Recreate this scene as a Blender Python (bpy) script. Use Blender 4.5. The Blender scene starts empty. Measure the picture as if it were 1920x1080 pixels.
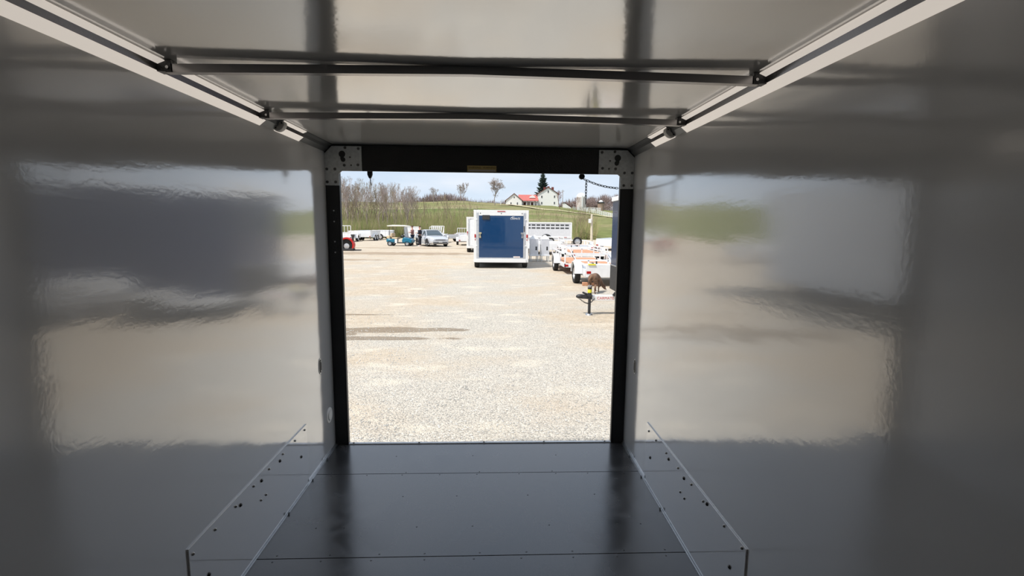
import bpy, bmesh, math, random
from mathutils import Vector, Matrix, Euler
random.seed(7)
PI = math.pi
scn = bpy.context.scene
col = scn.collection

# ------------------------------------------------------------------ camera
CAM = Vector((0.08, 0.0, 1.974))
def cam_axes(yaw, pitch, roll):
    cy, sy, cp, sp = math.cos(yaw), math.sin(yaw), math.cos(pitch), math.sin(pitch)
    f = Vector((sy*cp, cy*cp, sp)); r = Vector((cy, -sy, 0)); u = r.cross(f)
    c, s = math.cos(roll), math.sin(roll)
    return f, c*r + s*u, -s*r + c*u
F_, R_, U_ = cam_axes(.0388, -.1287, .0093)
cd = bpy.data.cameras.new('camera'); cam = bpy.data.objects.new('camera', cd); col.objects.link(cam)
cd.sensor_fit = 'HORIZONTAL'; cd.sensor_width = 36; cd.lens = 36*914.56/1920
cd.clip_start = .02; cd.clip_end = 2000
M = Matrix.Identity(4)
for i in range(3):
    M[i][0] = R_[i]; M[i][1] = U_[i]; M[i][2] = -F_[i]; M[i][3] = CAM[i]
cam.matrix_world = M
scn.camera = cam

# ------------------------------------------------------------------ sky, sun, exposure
w = bpy.data.worlds.new('sky'); scn.world = w; w.use_nodes = True
nt = w.node_tree; nt.nodes.clear()
wo = nt.nodes.new('ShaderNodeOutputWorld'); bg = nt.nodes.new('ShaderNodeBackground')
tc = nt.nodes.new('ShaderNodeTexCoord'); sx = nt.nodes.new('ShaderNodeSeparateXYZ')
rp = nt.nodes.new('ShaderNodeValToRGB'); nz = nt.nodes.new('ShaderNodeTexNoise')
mp = nt.nodes.new('ShaderNodeMapping'); mx = nt.nodes.new('ShaderNodeMixRGB'); cr = nt.nodes.new('ShaderNodeValToRGB')
nt.links.new(tc.outputs['Generated'], sx.inputs[0]); nt.links.new(sx.outputs['Z'], rp.inputs[0])
e = rp.color_ramp.elements
e[0].position = 0.0; e[0].color = (.66, .75, .85, 1)
e[1].position = 1.0; e[1].color = (.40, .52, .72, 1)
a = e.new(.10); a.color = (.56, .67, .80, 1)
a = e.new(.35); a.color = (.53, .62, .76, 1)
nt.links.new(tc.outputs['Generated'], mp.inputs[0]); mp.inputs['Scale'].default_value = (2.2, 2.2, 7)
nt.links.new(mp.outputs[0], nz.inputs['Vector']); nz.inputs['Scale'].default_value = 1.6; nz.inputs['Detail'].default_value = 6
nt.links.new(nz.outputs[0], cr.inputs[0]); cr.color_ramp.elements[0].position = .45; cr.color_ramp.elements[1].position = .72
nt.links.new(cr.outputs[0], mx.inputs[0]); nt.links.new(rp.outputs[0], mx.inputs[1]); mx.inputs[2].default_value = (.78, .81, .87, 1)
nt.links.new(mx.outputs[0], bg.inputs[0]); nt.links.new(bg.outputs[0], wo.inputs[0]); bg.inputs[1].default_value = 1.0
sd = bpy.data.lights.new('sun', 'SUN'); sd.energy = 4.0; sd.angle = math.radians(5); sd.color = (1, .95, .87)
so = bpy.data.objects.new('sun', sd); col.objects.link(so); so.location = (-20, -10, 40)
so.rotation_euler = Vector((-.42, -.30, .86)).to_track_quat('Z', 'Y').to_euler()
scn.view_settings.view_transform = 'Standard'; scn.view_settings.look = 'None'
scn.view_settings.exposure = 0.25; scn.view_settings.gamma = 1.0; scn.view_settings.use_curve_mapping = False

# ------------------------------------------------------------------ helpers
def srgb(r, g, b):
    f = lambda c: (c/255/12.92 if c/255 <= .04045 else ((c/255+.055)/1.055)**2.4)
    return (f(r), f(g), f(b))
def mat(name, rgb, rough=.5, metal=0., var=0., scale=8., bump=0., bscale=40., spec=.5, coat=0., ior=None, bdist=.01):
    m = bpy.data.materials.new(name); m.use_nodes = True
    t = m.node_tree; b = t.nodes['Principled BSDF']
    b.inputs['Roughness'].default_value = rough; b.inputs['Metallic'].default_value = metal
    b.inputs['Specular IOR Level'].default_value = spec; b.inputs['Coat Weight'].default_value = coat
    if ior: b.inputs['IOR'].default_value = ior
    b.inputs['Base Color'].default_value = (*rgb, 1)
    co = t.nodes.new('ShaderNodeTexCoord')
    if var:
        n = t.nodes.new('ShaderNodeTexNoise'); n.inputs['Scale'].default_value = scale; n.inputs['Detail'].default_value = 4
        t.links.new(co.outputs['Object'], n.inputs['Vector'])
        r = t.nodes.new('ShaderNodeValToRGB'); t.links.new(n.outputs[0], r.inputs[0])
        r.color_ramp.elements[0].position = .3; r.color_ramp.elements[1].position = .7
        r.color_ramp.elements[0].color = (*[c*(1-var) for c in rgb], 1); r.color_ramp.elements[1].color = (*[min(1, c*(1+var)) for c in rgb], 1)
        t.links.new(r.outputs[0], b.inputs['Base Color'])
    if bump:
        n = t.nodes.new('ShaderNodeTexNoise'); n.inputs['Scale'].default_value = bscale; n.inputs['Detail'].default_value = 3
        t.links.new(co.outputs['Object'], n.inputs['Vector'])
        bp = t.nodes.new('ShaderNodeBump'); bp.inputs['Strength'].default_value = bump; bp.inputs['Distance'].default_value = bdist
        t.links.new(n.outputs[0], bp.inputs['Height']); t.links.new(bp.outputs[0], b.inputs['Normal'])
    return m
class MB:
    def __init__(s): s.v = []; s.f = []
    def add(s, v, f):
        o = len(s.v); s.v += [Vector(p) for p in v]; s.f += [[i+o for i in q] for q in f]; return s
    def box(s, x0, x1, y0, y1, z0, z1):
        return s.add([(x0,y0,z0),(x1,y0,z0),(x1,y1,z0),(x0,y1,z0),(x0,y0,z1),(x1,y0,z1),(x1,y1,z1),(x0,y1,z1)],
                     [(0,3,2,1),(4,5,6,7),(0,1,5,4),(1,2,6,5),(2,3,7,6),(3,0,4,7)])
    def bar(s, p0, p1, w, h, up=(0,0,1)):
        p0, p1 = Vector(p0), Vector(p1); d = (p1-p0).normalized(); up = Vector(up)
        if abs(d.dot(up)) > .98: up = Vector((0,1,0))
        a = d.cross(up).normalized(); b = a.cross(d)
        v = [p + a*sx*w/2 + b*sy*h/2 for p in (p0, p1) for sx, sy in ((-1,-1),(1,-1),(1,1),(-1,1))]
        return s.add(v, [(0,1,2,3),(7,6,5,4),(0,4,5,1),(1,5,6,2),(2,6,7,3),(3,7,4,0)])
    def cyl(s, p0, p1, r0, r1=None, n=12, caps=True):
        p0, p1 = Vector(p0), Vector(p1); r1 = r0 if r1 is None else r1
        d = (p1-p0).normalized(); a = d.orthogonal().normalized(); b = d.cross(a)
        v = []
        for p, r in ((p0, r0), (p1, r1)):
            v += [p + (a*math.cos(2*PI*i/n) + b*math.sin(2*PI*i/n))*r for i in range(n)]
        f = [(i, (i+1) % n, n+(i+1) % n, n+i) for i in range(n)]
        if caps: f += [tuple(range(n-1, -1, -1)), tuple(range(n, 2*n))]
        return s.add(v, f)
    def tube(s, pts, r, n=8, closed=False):
        pts = [Vector(p) for p in pts]; m = len(pts); v = []; f = []
        up = Vector((0.13, .27, 1)).normalized()
        for i, p in enumerate(pts):
            d = (pts[(i+1) % m if closed else min(i+1, m-1)] - pts[i-1 if closed else max(i-1, 0)]).normalized()
            a = d.cross(up); a = a.normalized() if a.length > 1e-4 else d.orthogonal().normalized()
            b = d.cross(a)
            v += [p + (a*math.cos(2*PI*k/n)+b*math.sin(2*PI*k/n))*r for k in range(n)]
        for i in range(m if closed else m-1):
            j = (i+1) % m
            f += [(i*n+k, i*n+(k+1) % n, j*n+(k+1) % n, j*n+k) for k in range(n)]
        if not closed: f += [tuple(range(n-1, -1, -1)), tuple(range((m-1)*n, m*n))]
        return s.add(v, f)
    def lathe(s, prof, o=(0,0,0), axis='z', n=20, a0=0, a1=2*PI):
        full = abs(a1-a0-2*PI) < 1e-4; k = n if full else n+1; v = []; f = []; o = Vector(o); m = len(prof)
        for i in range(k):
            t = a0+(a1-a0)*i/n; c, si = math.cos(t), math.sin(t)
            for r, h in prof:
                p = {'z': (r*c, r*si, h), 'x': (h, r*c, r*si), 'y': (r*c, h, r*si)}[axis]
                v.append(o+Vector(p))
        for i in range(n):
            j = (i+1) % k
            f += [(i*m+q, j*m+q, j*m+q+1, i*m+q+1) for q in range(m-1)]
        return s.add(v, f)
    def prism(s, poly, axis, a0, a1):
        n = len(poly); v = []
        for a in (a0, a1):
            for p, q in poly:
                v.append({'x': (a,p,q), 'y': (p,a,q), 'z': (p,q,a)}[axis])
        return s.add(v, [tuple(range(n-1,-1,-1)), tuple(range(n,2*n))] + [(i,(i+1)%n,n+(i+1)%n,n+i) for i in range(n)])
    def sph(s, c, r, nu=12, nv=8, z0=-1.):
        c = Vector(c); r = r if hasattr(r, '__len__') else (r,r,r); prof = []
        v = []; f = []
        for j in range(nv+1):
            t = -PI/2+PI*j/nv; zz = max(math.sin(t), z0); rr = math.cos(t)
            v += [c+Vector((r[0]*rr*math.cos(2*PI*i/nu), r[1]*rr*math.sin(2*PI*i/nu), r[2]*zz)) for i in range(nu)]
        for j in range(nv):
            f += [(j*nu+i, j*nu+(i+1)%nu, (j+1)*nu+(i+1)%nu, (j+1)*nu+i) for i in range(nu)]
        return s.add(v, f)
    def rot(s, ang, axis='Z', o=(0,0,0)):
        m = Matrix.Rotation(ang, 3, axis); o = Vector(o); s.v = [o+m @ (p-o) for p in s.v]; return s
    def mov(s, d): d = Vector(d); s.v = [p+d for p in s.v]; return s
    def build(s, name, m, parent=None, smooth=False, bevel=0, loc=None):
        me = bpy.data.meshes.new(name); me.from_pydata([tuple(p) for p in s.v], [], s.f); me.update()
        bm = bmesh.new(); bm.from_mesh(me); bmesh.ops.recalc_face_normals(bm, faces=bm.faces)
        bm.to_mesh(me); bm.free()
        if smooth:
            for p in me.polygons: p.use_smooth = True
            me.set_sharp_from_angle(angle=math.radians(38))
        me.materials.append(m)
        o = bpy.data.objects.new(name, me); col.objects.link(o)
        if parent: o.parent = parent
        if loc: o.location = loc
        if bevel:
            b = o.modifiers.new('bevel', 'BEVEL'); b.width = bevel; b.segments = 2; b.limit_method = 'ANGLE'
        return o
def tag(o, label=None, cat=None, group=None, kind=None):
    if label: o['label'] = label
    if cat: o['category'] = cat
    if group: o['group'] = group
    if kind: o['kind'] = kind
    return o
def thing(name, label, cat, loc=(0,0,0), rz=0, group=None):
    o = bpy.data.objects.new(name, None); col.objects.link(o); o.location = loc; o.rotation_euler = (0,0,rz); o.empty_display_size = .2
    return tag(o, label, cat, group)
def struct(o, label=None): o['kind'] = 'structure'; return tag(o, label)
def dup(o, parent):
    c = o.copy(); col.objects.link(c); c.parent = parent; return c
def text(body, size, m, name, parent, loc, rot, ext=.002, align='CENTER', shear=0., sx=1.):
    cu = bpy.data.curves.new(name, 'FONT'); cu.body = body; cu.size = size; cu.extrude = ext; cu.align_x = align; cu.align_y = 'CENTER'; cu.shear = shear
    t = bpy.data.objects.new(name, cu); col.objects.link(t)
    me = bpy.data.meshes.new_from_object(t.evaluated_get(bpy.context.evaluated_depsgraph_get()))
    bpy.data.objects.remove(t); me.materials.clear(); me.materials.append(m)
    o = bpy.data.objects.new(name, me); col.objects.link(o); o.parent = parent; o.location = loc; o.rotation_euler = rot; o.scale = (sx,1,1)
    return o
def skin(name, nodes, edges, m, parent=None, sub=2):
    me = bpy.data.meshes.new(name); me.from_pydata([n[0] for n in nodes], edges, []); me.update()
    o = bpy.data.objects.new(name, me); col.objects.link(o)
    k = o.modifiers.new('skin', 'SKIN'); k.use_smooth_shade = True
    for i, n in enumerate(nodes):
        sv = me.skin_vertices[0].data[i]; r = n[1]; sv.radius = r if hasattr(r, '__len__') else (r, r); sv.use_root = (i == 0)
    sb = o.modifiers.new('sub', 'SUBSURF'); sb.levels = sub; sb.render_levels = sub
    em = bpy.data.meshes.new_from_object(o.evaluated_get(bpy.context.evaluated_depsgraph_get()))
    bpy.data.objects.remove(o)
    for p in em.polygons: p.use_smooth = True
    em.materials.clear(); em.materials.append(m); em.name = name
    q = bpy.data.objects.new(name, em); col.objects.link(q)
    if parent: q.parent = parent
    return q

# ------------------------------------------------------------------ materials
def liner(name, rgb, f0, f1, power, rough, amp, ripple, peel):
    """gloss-coated white sheet metal: diffuse base under a coat that mirrors more at grazing angles; oil-canning, ripples, orange peel"""
    m = bpy.data.materials.new(name); m.use_nodes = True; t = m.node_tree; t.nodes.clear()
    out = t.nodes.new('ShaderNodeOutputMaterial'); df = t.nodes.new('ShaderNodeBsdfDiffuse'); gl = t.nodes.new('ShaderNodeBsdfGlossy'); mx = t.nodes.new('ShaderNodeMixShader')
    df.inputs[0].default_value = (*rgb, 1); gl.inputs['Color'].default_value = (1, 1, 1, 1); gl.inputs['Roughness'].default_value = rough
    co = t.nodes.new('ShaderNodeTexCoord'); nrm = None
    for sc, st, dist, det in ((2.2, (1, .35, 1), amp, 2), (7, (1, .5, 2.6), ripple, 3), (70, (1, 1, 1), peel, 1)):
        mp = t.nodes.new('ShaderNodeMapping'); mp.inputs['Scale'].default_value = st; mp.inputs['Rotation'].default_value = (.3, 0, 0)
        t.links.new(co.outputs['Object'], mp.inputs[0])
        n = t.nodes.new('ShaderNodeTexNoise'); n.inputs['Scale'].default_value = sc; n.inputs['Detail'].default_value = det; t.links.new(mp.outputs[0], n.inputs['Vector'])
        b = t.nodes.new('ShaderNodeBump'); b.inputs['Strength'].default_value = 1; b.inputs['Distance'].default_value = dist; t.links.new(n.outputs[0], b.inputs['Height'])
        if nrm: t.links.new(nrm, b.inputs['Normal'])
        nrm = b.outputs[0]
    t.links.new(nrm, gl.inputs['Normal'])
    lw = t.nodes.new('ShaderNodeLayerWeight'); lw.inputs[0].default_value = .5
    pw = t.nodes.new('ShaderNodeMath'); pw.operation = 'POWER'; t.links.new(lw.outputs['Facing'], pw.inputs[0]); pw.inputs[1].default_value = power
    mr = t.nodes.new('ShaderNodeMapRange'); t.links.new(pw.outputs[0], mr.inputs[0]); mr.inputs[3].default_value = f0; mr.inputs[4].default_value = f1
    t.links.new(mr.outputs[0], mx.inputs[0]); t.links.new(df.outputs[0], mx.inputs[1]); t.links.new(gl.outputs[0], mx.inputs[2]); t.links.new(mx.outputs[0], out.inputs[0])
    return m
m_wall = liner('white_wall_sheet', (.66, .66, .66), .03, .92, 1.65, .11, .006, .0004, .00010)
m_ceil = liner('white_ceiling_sheet', (.66, .645, .625), .20, .72, 1.0, .10, .004, .0005, .00010)
m_plate = liner('mill_aluminium_plate', (.66, .66, .67), .06, 1.0, 1.55, .07, .001, .0, .0001)
m_alu = mat('aluminium', (.55, .56, .57), .32, .9, var=.08, scale=30)
m_gusset = mat('galvanised_steel', (.58, .60, .60), .5, .2, var=.12, scale=60)
m_black = mat('black_painted_steel', (.009, .009, .010), .42, bump=.3, bscale=140)
m_bow = mat('dark_grey_roof_bow', (.34, .33, .33), .22, .85)
m_cove = mat('dull_cove_metal', (.16, .165, .17), .35, .6)
m_bolt = mat('dark_bolt', (.09, .09, .09), .3, .8)
m_steel = mat('bright_screw', (.5, .5, .5), .3, .9)
m_cap = mat('grey_plastic_cap', (.62, .60, .57), .5)
m_whitep = mat('white_plastic', (.75, .75, .73), .4)
m_floor = liner('charcoal_phenolic_floor', (.030, .032, .037), .03, .62, 2.0, .25, .0, .0002, .0)
t = m_floor.node_tree; gl = next(q for q in t.nodes if q.type == 'BSDF_GLOSSY'); df = next(q for q in t.nodes if q.type == 'BSDF_DIFFUSE')
co = t.nodes.new('ShaderNodeTexCoord'); n = t.nodes.new('ShaderNodeTexNoise'); n.inputs['Scale'].default_value = 3.5; n.inputs['Detail'].default_value = 7; n.inputs['Distortion'].default_value = 1.2
mr = t.nodes.new('ShaderNodeMapRange'); mr.inputs[1].default_value = .35; mr.inputs[2].default_value = .7; mr.inputs[3].default_value = .20; mr.inputs[4].default_value = .30
t.links.new(co.outputs['Object'], n.inputs['Vector']); t.links.new(n.outputs[0], mr.inputs[0]); t.links.new(mr.outputs[0], gl.inputs['Roughness'])
rr = t.nodes.new('ShaderNodeValToRGB'); t.links.new(n.outputs[0], rr.inputs[0]); rr.color_ramp.elements[0].position = .4; rr.color_ramp.elements[1].position = .75
rr.color_ramp.elements[0].color = (.034, .034, .035, 1); rr.color_ramp.elements[1].color = (.062, .061, .061, 1); t.links.new(rr.outputs[0], df.inputs[0])
m_lens = bpy.data.materials.new('lit_diffuser'); m_lens.use_nodes = True; b = m_lens.node_tree.nodes['Principled BSDF']
b.inputs['Base Color'].default_value = (.6, .57, .52, 1); b.inputs['Emission Color'].default_value = (1, .90, .80, 1); b.inputs['Emission Strength'].default_value = .44; b.inputs['Roughness'].default_value = .5
m_white = mat('white_paint', (.80, .80, .79), .35)
m_wmetal = mat('white_trailer_metal', (.82, .83, .84), .35, var=.05, scale=6)
m_galv = mat('bare_aluminium_sheet', (.62, .63, .65), .38, .7, var=.08, scale=10)
m_pale = mat('pale_brushed_aluminium', (.70, .71, .74), .4, .15, var=.06, scale=5)
m_blue = mat('royal_blue_gloss_paint', srgb(14, 58, 100), .14, coat=.5, bump=.15, bscale=2, bdist=.05)
m_navy = mat('navy_gloss_paint', srgb(28, 42, 72), .25, coat=.2)
m_guard = mat('black_stone_guard', (.012, .012, .014), .5, bump=.8, bscale=60)
m_tyre = mat('tyre_rubber', (.02, .02, .02), .85, bump=.4, bscale=60)
m_rim = mat('wheel_rim_silver', (.6, .6, .61), .35, .6)
m_red = mat('red_lens', srgb(170, 20, 18), .3)
m_redp = mat('red_paint', srgb(190, 30, 22), .35)
m_dark = mat('dark_plastic', (.03, .03, .032), .5)
m_gold = mat('zinc_latch', (.62, .55, .36), .4, .6)
m_wood = mat('treated_plank_deck', srgb(190, 140, 108), .8, var=.2, scale=12)
m_yel = mat('yellow_strap', srgb(225, 215, 60), .6)
m_label = mat('warning_label_yellow', srgb(172, 150, 92), .5)
m_print = mat('label_print', srgb(60, 48, 20), .6)
m_lprint = mat('label_grey', srgb(165, 160, 160), .6)
m_glass = mat('tinted_car_glass', (.05, .07, .08), .06, spec=.8)
m_car = mat('silver_car_paint', (.60, .62, .66), .22, .25, coat=.5)
m_teal = mat('teal_cart_body', srgb(20, 110, 140), .3, coat=.3)
m_beige = mat('beige_vinyl', srgb(214, 192, 160), .6)
m_cream = mat('cream_roof', (.82, .80, .72), .5)
m_skin = mat('skin', srgb(200, 150, 125), .6)
m_plaid = mat('plaid_shirt', srgb(150, 105, 100), .8, var=.3, scale=30)
m_denim = mat('denim', srgb(38, 52, 78), .8)
m_navyc = mat('navy_jacket', srgb(26, 28, 44), .8)
m_hair = mat('brown_hair', srgb(70, 48, 36), .8)
m_shoe = mat('white_shoe', (.8, .8, .78), .6)
m_fur = mat('brown_dog_fur', srgb(118, 92, 74), .9, var=.35, scale=9, bump=.5, bscale=60)
m_bark = mat('grey_brown_bark', srgb(158, 144, 136), .9, var=.2, scale=2)
m_bark2 = mat('olive_brown_bark', srgb(146, 132, 108), .9, var=.2, scale=2)
m_brush = mat('tan_brush', srgb(154, 144, 106), .9, var=.3, scale=.4)
m_brushg = mat('budding_green_brush', srgb(124, 142, 74), .9, var=.3, scale=.4)
m_woods = mat('bare_woodland', srgb(140, 122, 116), .95, var=.22, scale=.6, bump=1, bscale=1.2, bdist=1)
m_needle = mat('spruce_needles', srgb(38, 56, 48), .8, var=.3, scale=.6)
m_house = mat('white_stucco', (.84, .83, .80), .8)
m_roofr = mat('red_metal_roof', srgb(182, 100, 92), .7, var=.08, scale=2)
m_roofd = mat('brown_shingle_roof', srgb(110, 74, 68), .8)
m_brick = mat('brick_chimney', srgb(120, 62, 54), .85, var=.2, scale=6)
m_pane = mat('dark_window', (.05, .055, .06), .1)
m_silo = mat('pale_concrete_stave', srgb(206, 196, 190), .85, var=.18, scale=.8)
m_silob = mat('tan_block', srgb(150, 128, 112), .85, var=.2, scale=1)
m_post = mat('weathered_pole', srgb(206, 196, 176), .85, var=.15, scale=4)
m_road = mat('farm_lane_dirt', srgb(205, 190, 160), .95, var=.12, scale=.4)
m_wire = mat('black_wire', (.02, .02, .02), .6)

# gravel yard
m_ground = bpy.data.materials.new('gravel_yard'); m_ground.use_nodes = True
t = m_ground.node_tree; N = t.nodes; L = t.links; b = N['Principled BSDF']; b.inputs['Roughness'].default_value = .95; b.inputs['Specular IOR Level'].default_value = .15
co = N.new('ShaderNodeTexCoord')
def noise(scale, detail=3, vec=None, st=(1,1,1)):
    mp = N.new('ShaderNodeMapping'); mp.inputs['Scale'].default_value = st; L.new(co.outputs['Object'], mp.inputs[0])
    n = N.new('ShaderNodeTexNoise'); n.inputs['Scale'].default_value = scale; n.inputs['Detail'].default_value = detail; L.new(mp.outputs[0], n.inputs['Vector']); return n.outputs[0]
def ramp(inp, stops):
    r = N.new('ShaderNodeValToRGB'); L.new(inp, r.inputs[0]); el = r.color_ramp.elements
    while len(el) < len(stops): el.new(.5)
    for k, (p, c) in enumerate(stops): el[k].position = p; el[k].color = (*c, 1)
    return r.outputs[0]
def mixc(f, a, c, mode='MIX'):
    m = N.new('ShaderNodeMixRGB'); m.blend_type = mode
    for s, v in ((0, f), (1, a), (2, c)):
        if isinstance(v, (int, float)): m.inputs[s].default_value = v
        elif isinstance(v, tuple): m.inputs[s].default_value = (*v, 1)
        else: L.new(v, m.inputs[s])
    return m.outputs[0]
def mth(op, a, c=None):
    m = N.new('ShaderNodeMath'); m.operation = op
    for s, v in ((0, a), (1, c)):
        if v is None: continue
        if isinstance(v, (int, float)): m.inputs[s].default_value = v
        else: L.new(v, m.inputs[s])
    return m.outputs[0]
vor = N.new('ShaderNodeTexVoronoi'); vor.inputs['Scale'].default_value = 62; L.new(co.outputs['Object'], vor.inputs['Vector'])
vor2 = N.new('ShaderNodeTexVoronoi'); vor2.inputs['Scale'].default_value = 27; L.new(co.outputs['Object'], vor2.inputs['Vector'])
sepv = N.new('ShaderNodeSeparateXYZ'); L.new(vor.outputs['Color'], sepv.inputs[0])
stone = ramp(sepv.outputs[0], [(0, (.34, .32, .285)), (.25, (.47, .43, .37)), (.8, (.58, .535, .46)), (1, (.69, .645, .57))])
tan = ramp(noise(9, 6), [(.3, (.46, .375, .275)), (.7, (.62, .525, .41))])
sepq = N.new('ShaderNodeSeparateXYZ'); L.new(co.outputs['Object'], sepq.inputs[0])
side = N.new('ShaderNodeMapRange'); L.new(mth('ABSOLUTE', mth('SUBTRACT', sepq.outputs[0], .15)), side.inputs[0]); side.inputs[1].default_value = .5; side.inputs[2].default_value = 2.6; side.inputs[3].default_value = -.10; side.inputs[4].default_value = .07
gr = ramp(mth('ADD', noise(.55, 6, st=(.8, 1, 1)), side.outputs[0]), [(.40, (0, 0, 0)), (.62, (1, 1, 1))])
sepg = N.new('ShaderNodeSeparateXYZ'); L.new(co.outputs['Object'], sepg.inputs[0])
X, Y = sepg.outputs[0], sepg.outputs[1]
far = N.new('ShaderNodeMapRange'); L.new(Y, far.inputs[0]); far.inputs[1].default_value = 20; far.inputs[2].default_value = 34; far.inputs[3].default_value = .0; far.inputs[4].default_value = .75
gr2 = mth('MAXIMUM', gr, far.outputs[0])
base = mixc(mth('MULTIPLY', gr2, .9), stone, tan)
pale = ramp(noise(1.7, 5, st=(.6, 1.2, 1)), [(.56, (0, 0, 0)), (.70, (1, 1, 1))])
base = mixc(mth('MULTIPLY', pale, .8), base, (.68, .61, .50))
wob = mth('MULTIPLY', mth('SUBTRACT', noise(1.4, 4), .5), 2.4)
def blob(cx, cy, ax, ay):
    dx = mth('DIVIDE', mth('SUBTRACT', X, cx), ax); dy = mth('DIVIDE', mth('SUBTRACT', Y, cy), ay)
    return mth('ADD', mth('MULTIPLY', dx, dx), mth('MULTIPLY', dy, dy))
d = mth('MINIMUM', blob(-2.0, 9.05, 1.7, .24), mth('MINIMUM', blob(-2.6, 8.35, 1.9, .17), mth('MINIMUM', blob(-3.6, 8.75, 1.2, .4), blob(-3.2, 10.6, 1.1, .09))))
damp = ramp(mth('ADD', d, wob), [(.80, (1, 1, 1)), (1.0, (0, 0, 0))])
base = mixc(mth('MULTIPLY', damp, .75), base, (.21, .16, .11))
track = ramp(mth('ADD', mth('MINIMUM', blob(-6.5, 33, 7, 1.8), mth('MINIMUM', blob(-10, 27, 5, .8), blob(-7, 40.5, 9, .7))), wob), [(.4, (1, 1, 1)), (1.3, (0, 0, 0))])
base = mixc(mth('MULTIPLY', track, .75), base, (.33, .25, .175))
L.new(base, b.inputs['Base Color'])
bp = N.new('ShaderNodeBump'); bp.inputs['Strength'].default_value = .8; bp.inputs['Distance'].default_value = .016
hgt = mth('ADD', mth('MULTIPLY', vor.outputs['Distance'], -1.), mth('MULTIPLY', vor2.outputs['Distance'], -.6)); L.new(hgt, bp.inputs['Height']); L.new(bp.outputs[0], b.inputs['Normal'])

m_grass = bpy.data.materials.new('hillside_grass'); m_grass.use_nodes = True
t = m_grass.node_tree; N = t.nodes; L = t.links; b = N['Principled BSDF']; b.inputs['Roughness'].default_value = 1; b.inputs['Specular IOR Level'].default_value = .1
co = N.new('ShaderNodeTexCoord')
g1 = ramp(noise(.035, 5, st=(.6, 1.6, 1)), [(.35, (.13, .16, .052)), (.50, (.18, .19, .075)), (.64, (.26, .225, .12))])
g2 = ramp(noise(.5, 5), [(.3, (.75, .75, .75)), (.7, (1.2, 1.2, 1.2))])
L.new(mixc(1., g1, g2, 'MULTIPLY'), b.inputs['Base Color'])
m_stone = mat('loose_stone', (.50, .485, .45), .95, var=.3, scale=1.5)

# ================================================================== THE SETTING: trailer interior
FZ, CZ, D, FRONT = .46, 2.475, 3.24, -1.0
for side, s in (('left', -1), ('right', 1)):
    o = MB().box(*sorted((s*1.0, s*1.05)), FRONT, D+.02, .30, 2.58).build('wall_'+side, m_wall)
    struct(o, 'glossy white sheet-metal wall on the %s of the trailer' % side)
struct(MB().box(-1.05, 1.05, FRONT-.05, FRONT, .30, 2.58).build('wall_front', m_dark))  # unseen behind the camera; made dark and set close to absorb bounce light
struct(MB().box(-1.0, 1.0, FRONT, D+.02, CZ, 2.58).build('ceiling', m_ceil), 'glossy white sheet-metal ceiling')
fl = MB()
for y0, y1 in ((FRONT, 2.0745), (2.0775, 2.832), (2.835, D)): fl.box(-1.0, 1.0, y0, y1, .41, FZ)
fl.box(-1.0, 1.0, FRONT, D, .36, .41)
fl = fl.build('floor', m_floor, bevel=.0012); struct(fl, 'charcoal floor of three smooth panels')
scr = None
def screw(x, y):
    global scr
    if scr is None:
        scr = MB().lathe([(0.0, .0012), (.0035, .0011), (.0048, 0)], (0,0,0), 'z', 8).build('screw', m_bolt, fl, True)
        o = scr
    else: o = dup(scr, fl)
    o.location = (x, y, FZ)
for i in range(9):
    x = -.90+.225*i
    screw(x+random.uniform(-.02,.02), 2.055); screw(x+.01+random.uniform(-.02,.02), 2.097)
    screw(x+random.uniform(-.02,.02), 2.818); 
    if i % 2 == 0: screw(x, 2.848)
for x in (-.80, -.66, -.30, -.02, .37, .72, .84): screw(x, 2.30)
for x in (-.42, -.12, .28, .66): screw(x, 2.58)
for x in (-.55, -.05, .5): screw(x, 3.06)
# floor edge angles
for side, s in (('left', -1), ('right', 1)):
    m = MB().prism([(s*1.0, FZ), (s*.986, FZ), (s*.986, FZ+.003), (s*.997, FZ+.004), (s*.997, FZ+.013), (s*1.0, FZ+.013)], 'y', FRONT, D)
    bb = struct(m.build('baseboard_'+side, m_alu))
    for y in (1.55, 2.42, 2.76, 3.02): MB().cyl((s*.9845, y, FZ+.006), (s*.980, y, FZ+.006), .006, n=8).build('screw', m_bolt, bb)
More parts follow.
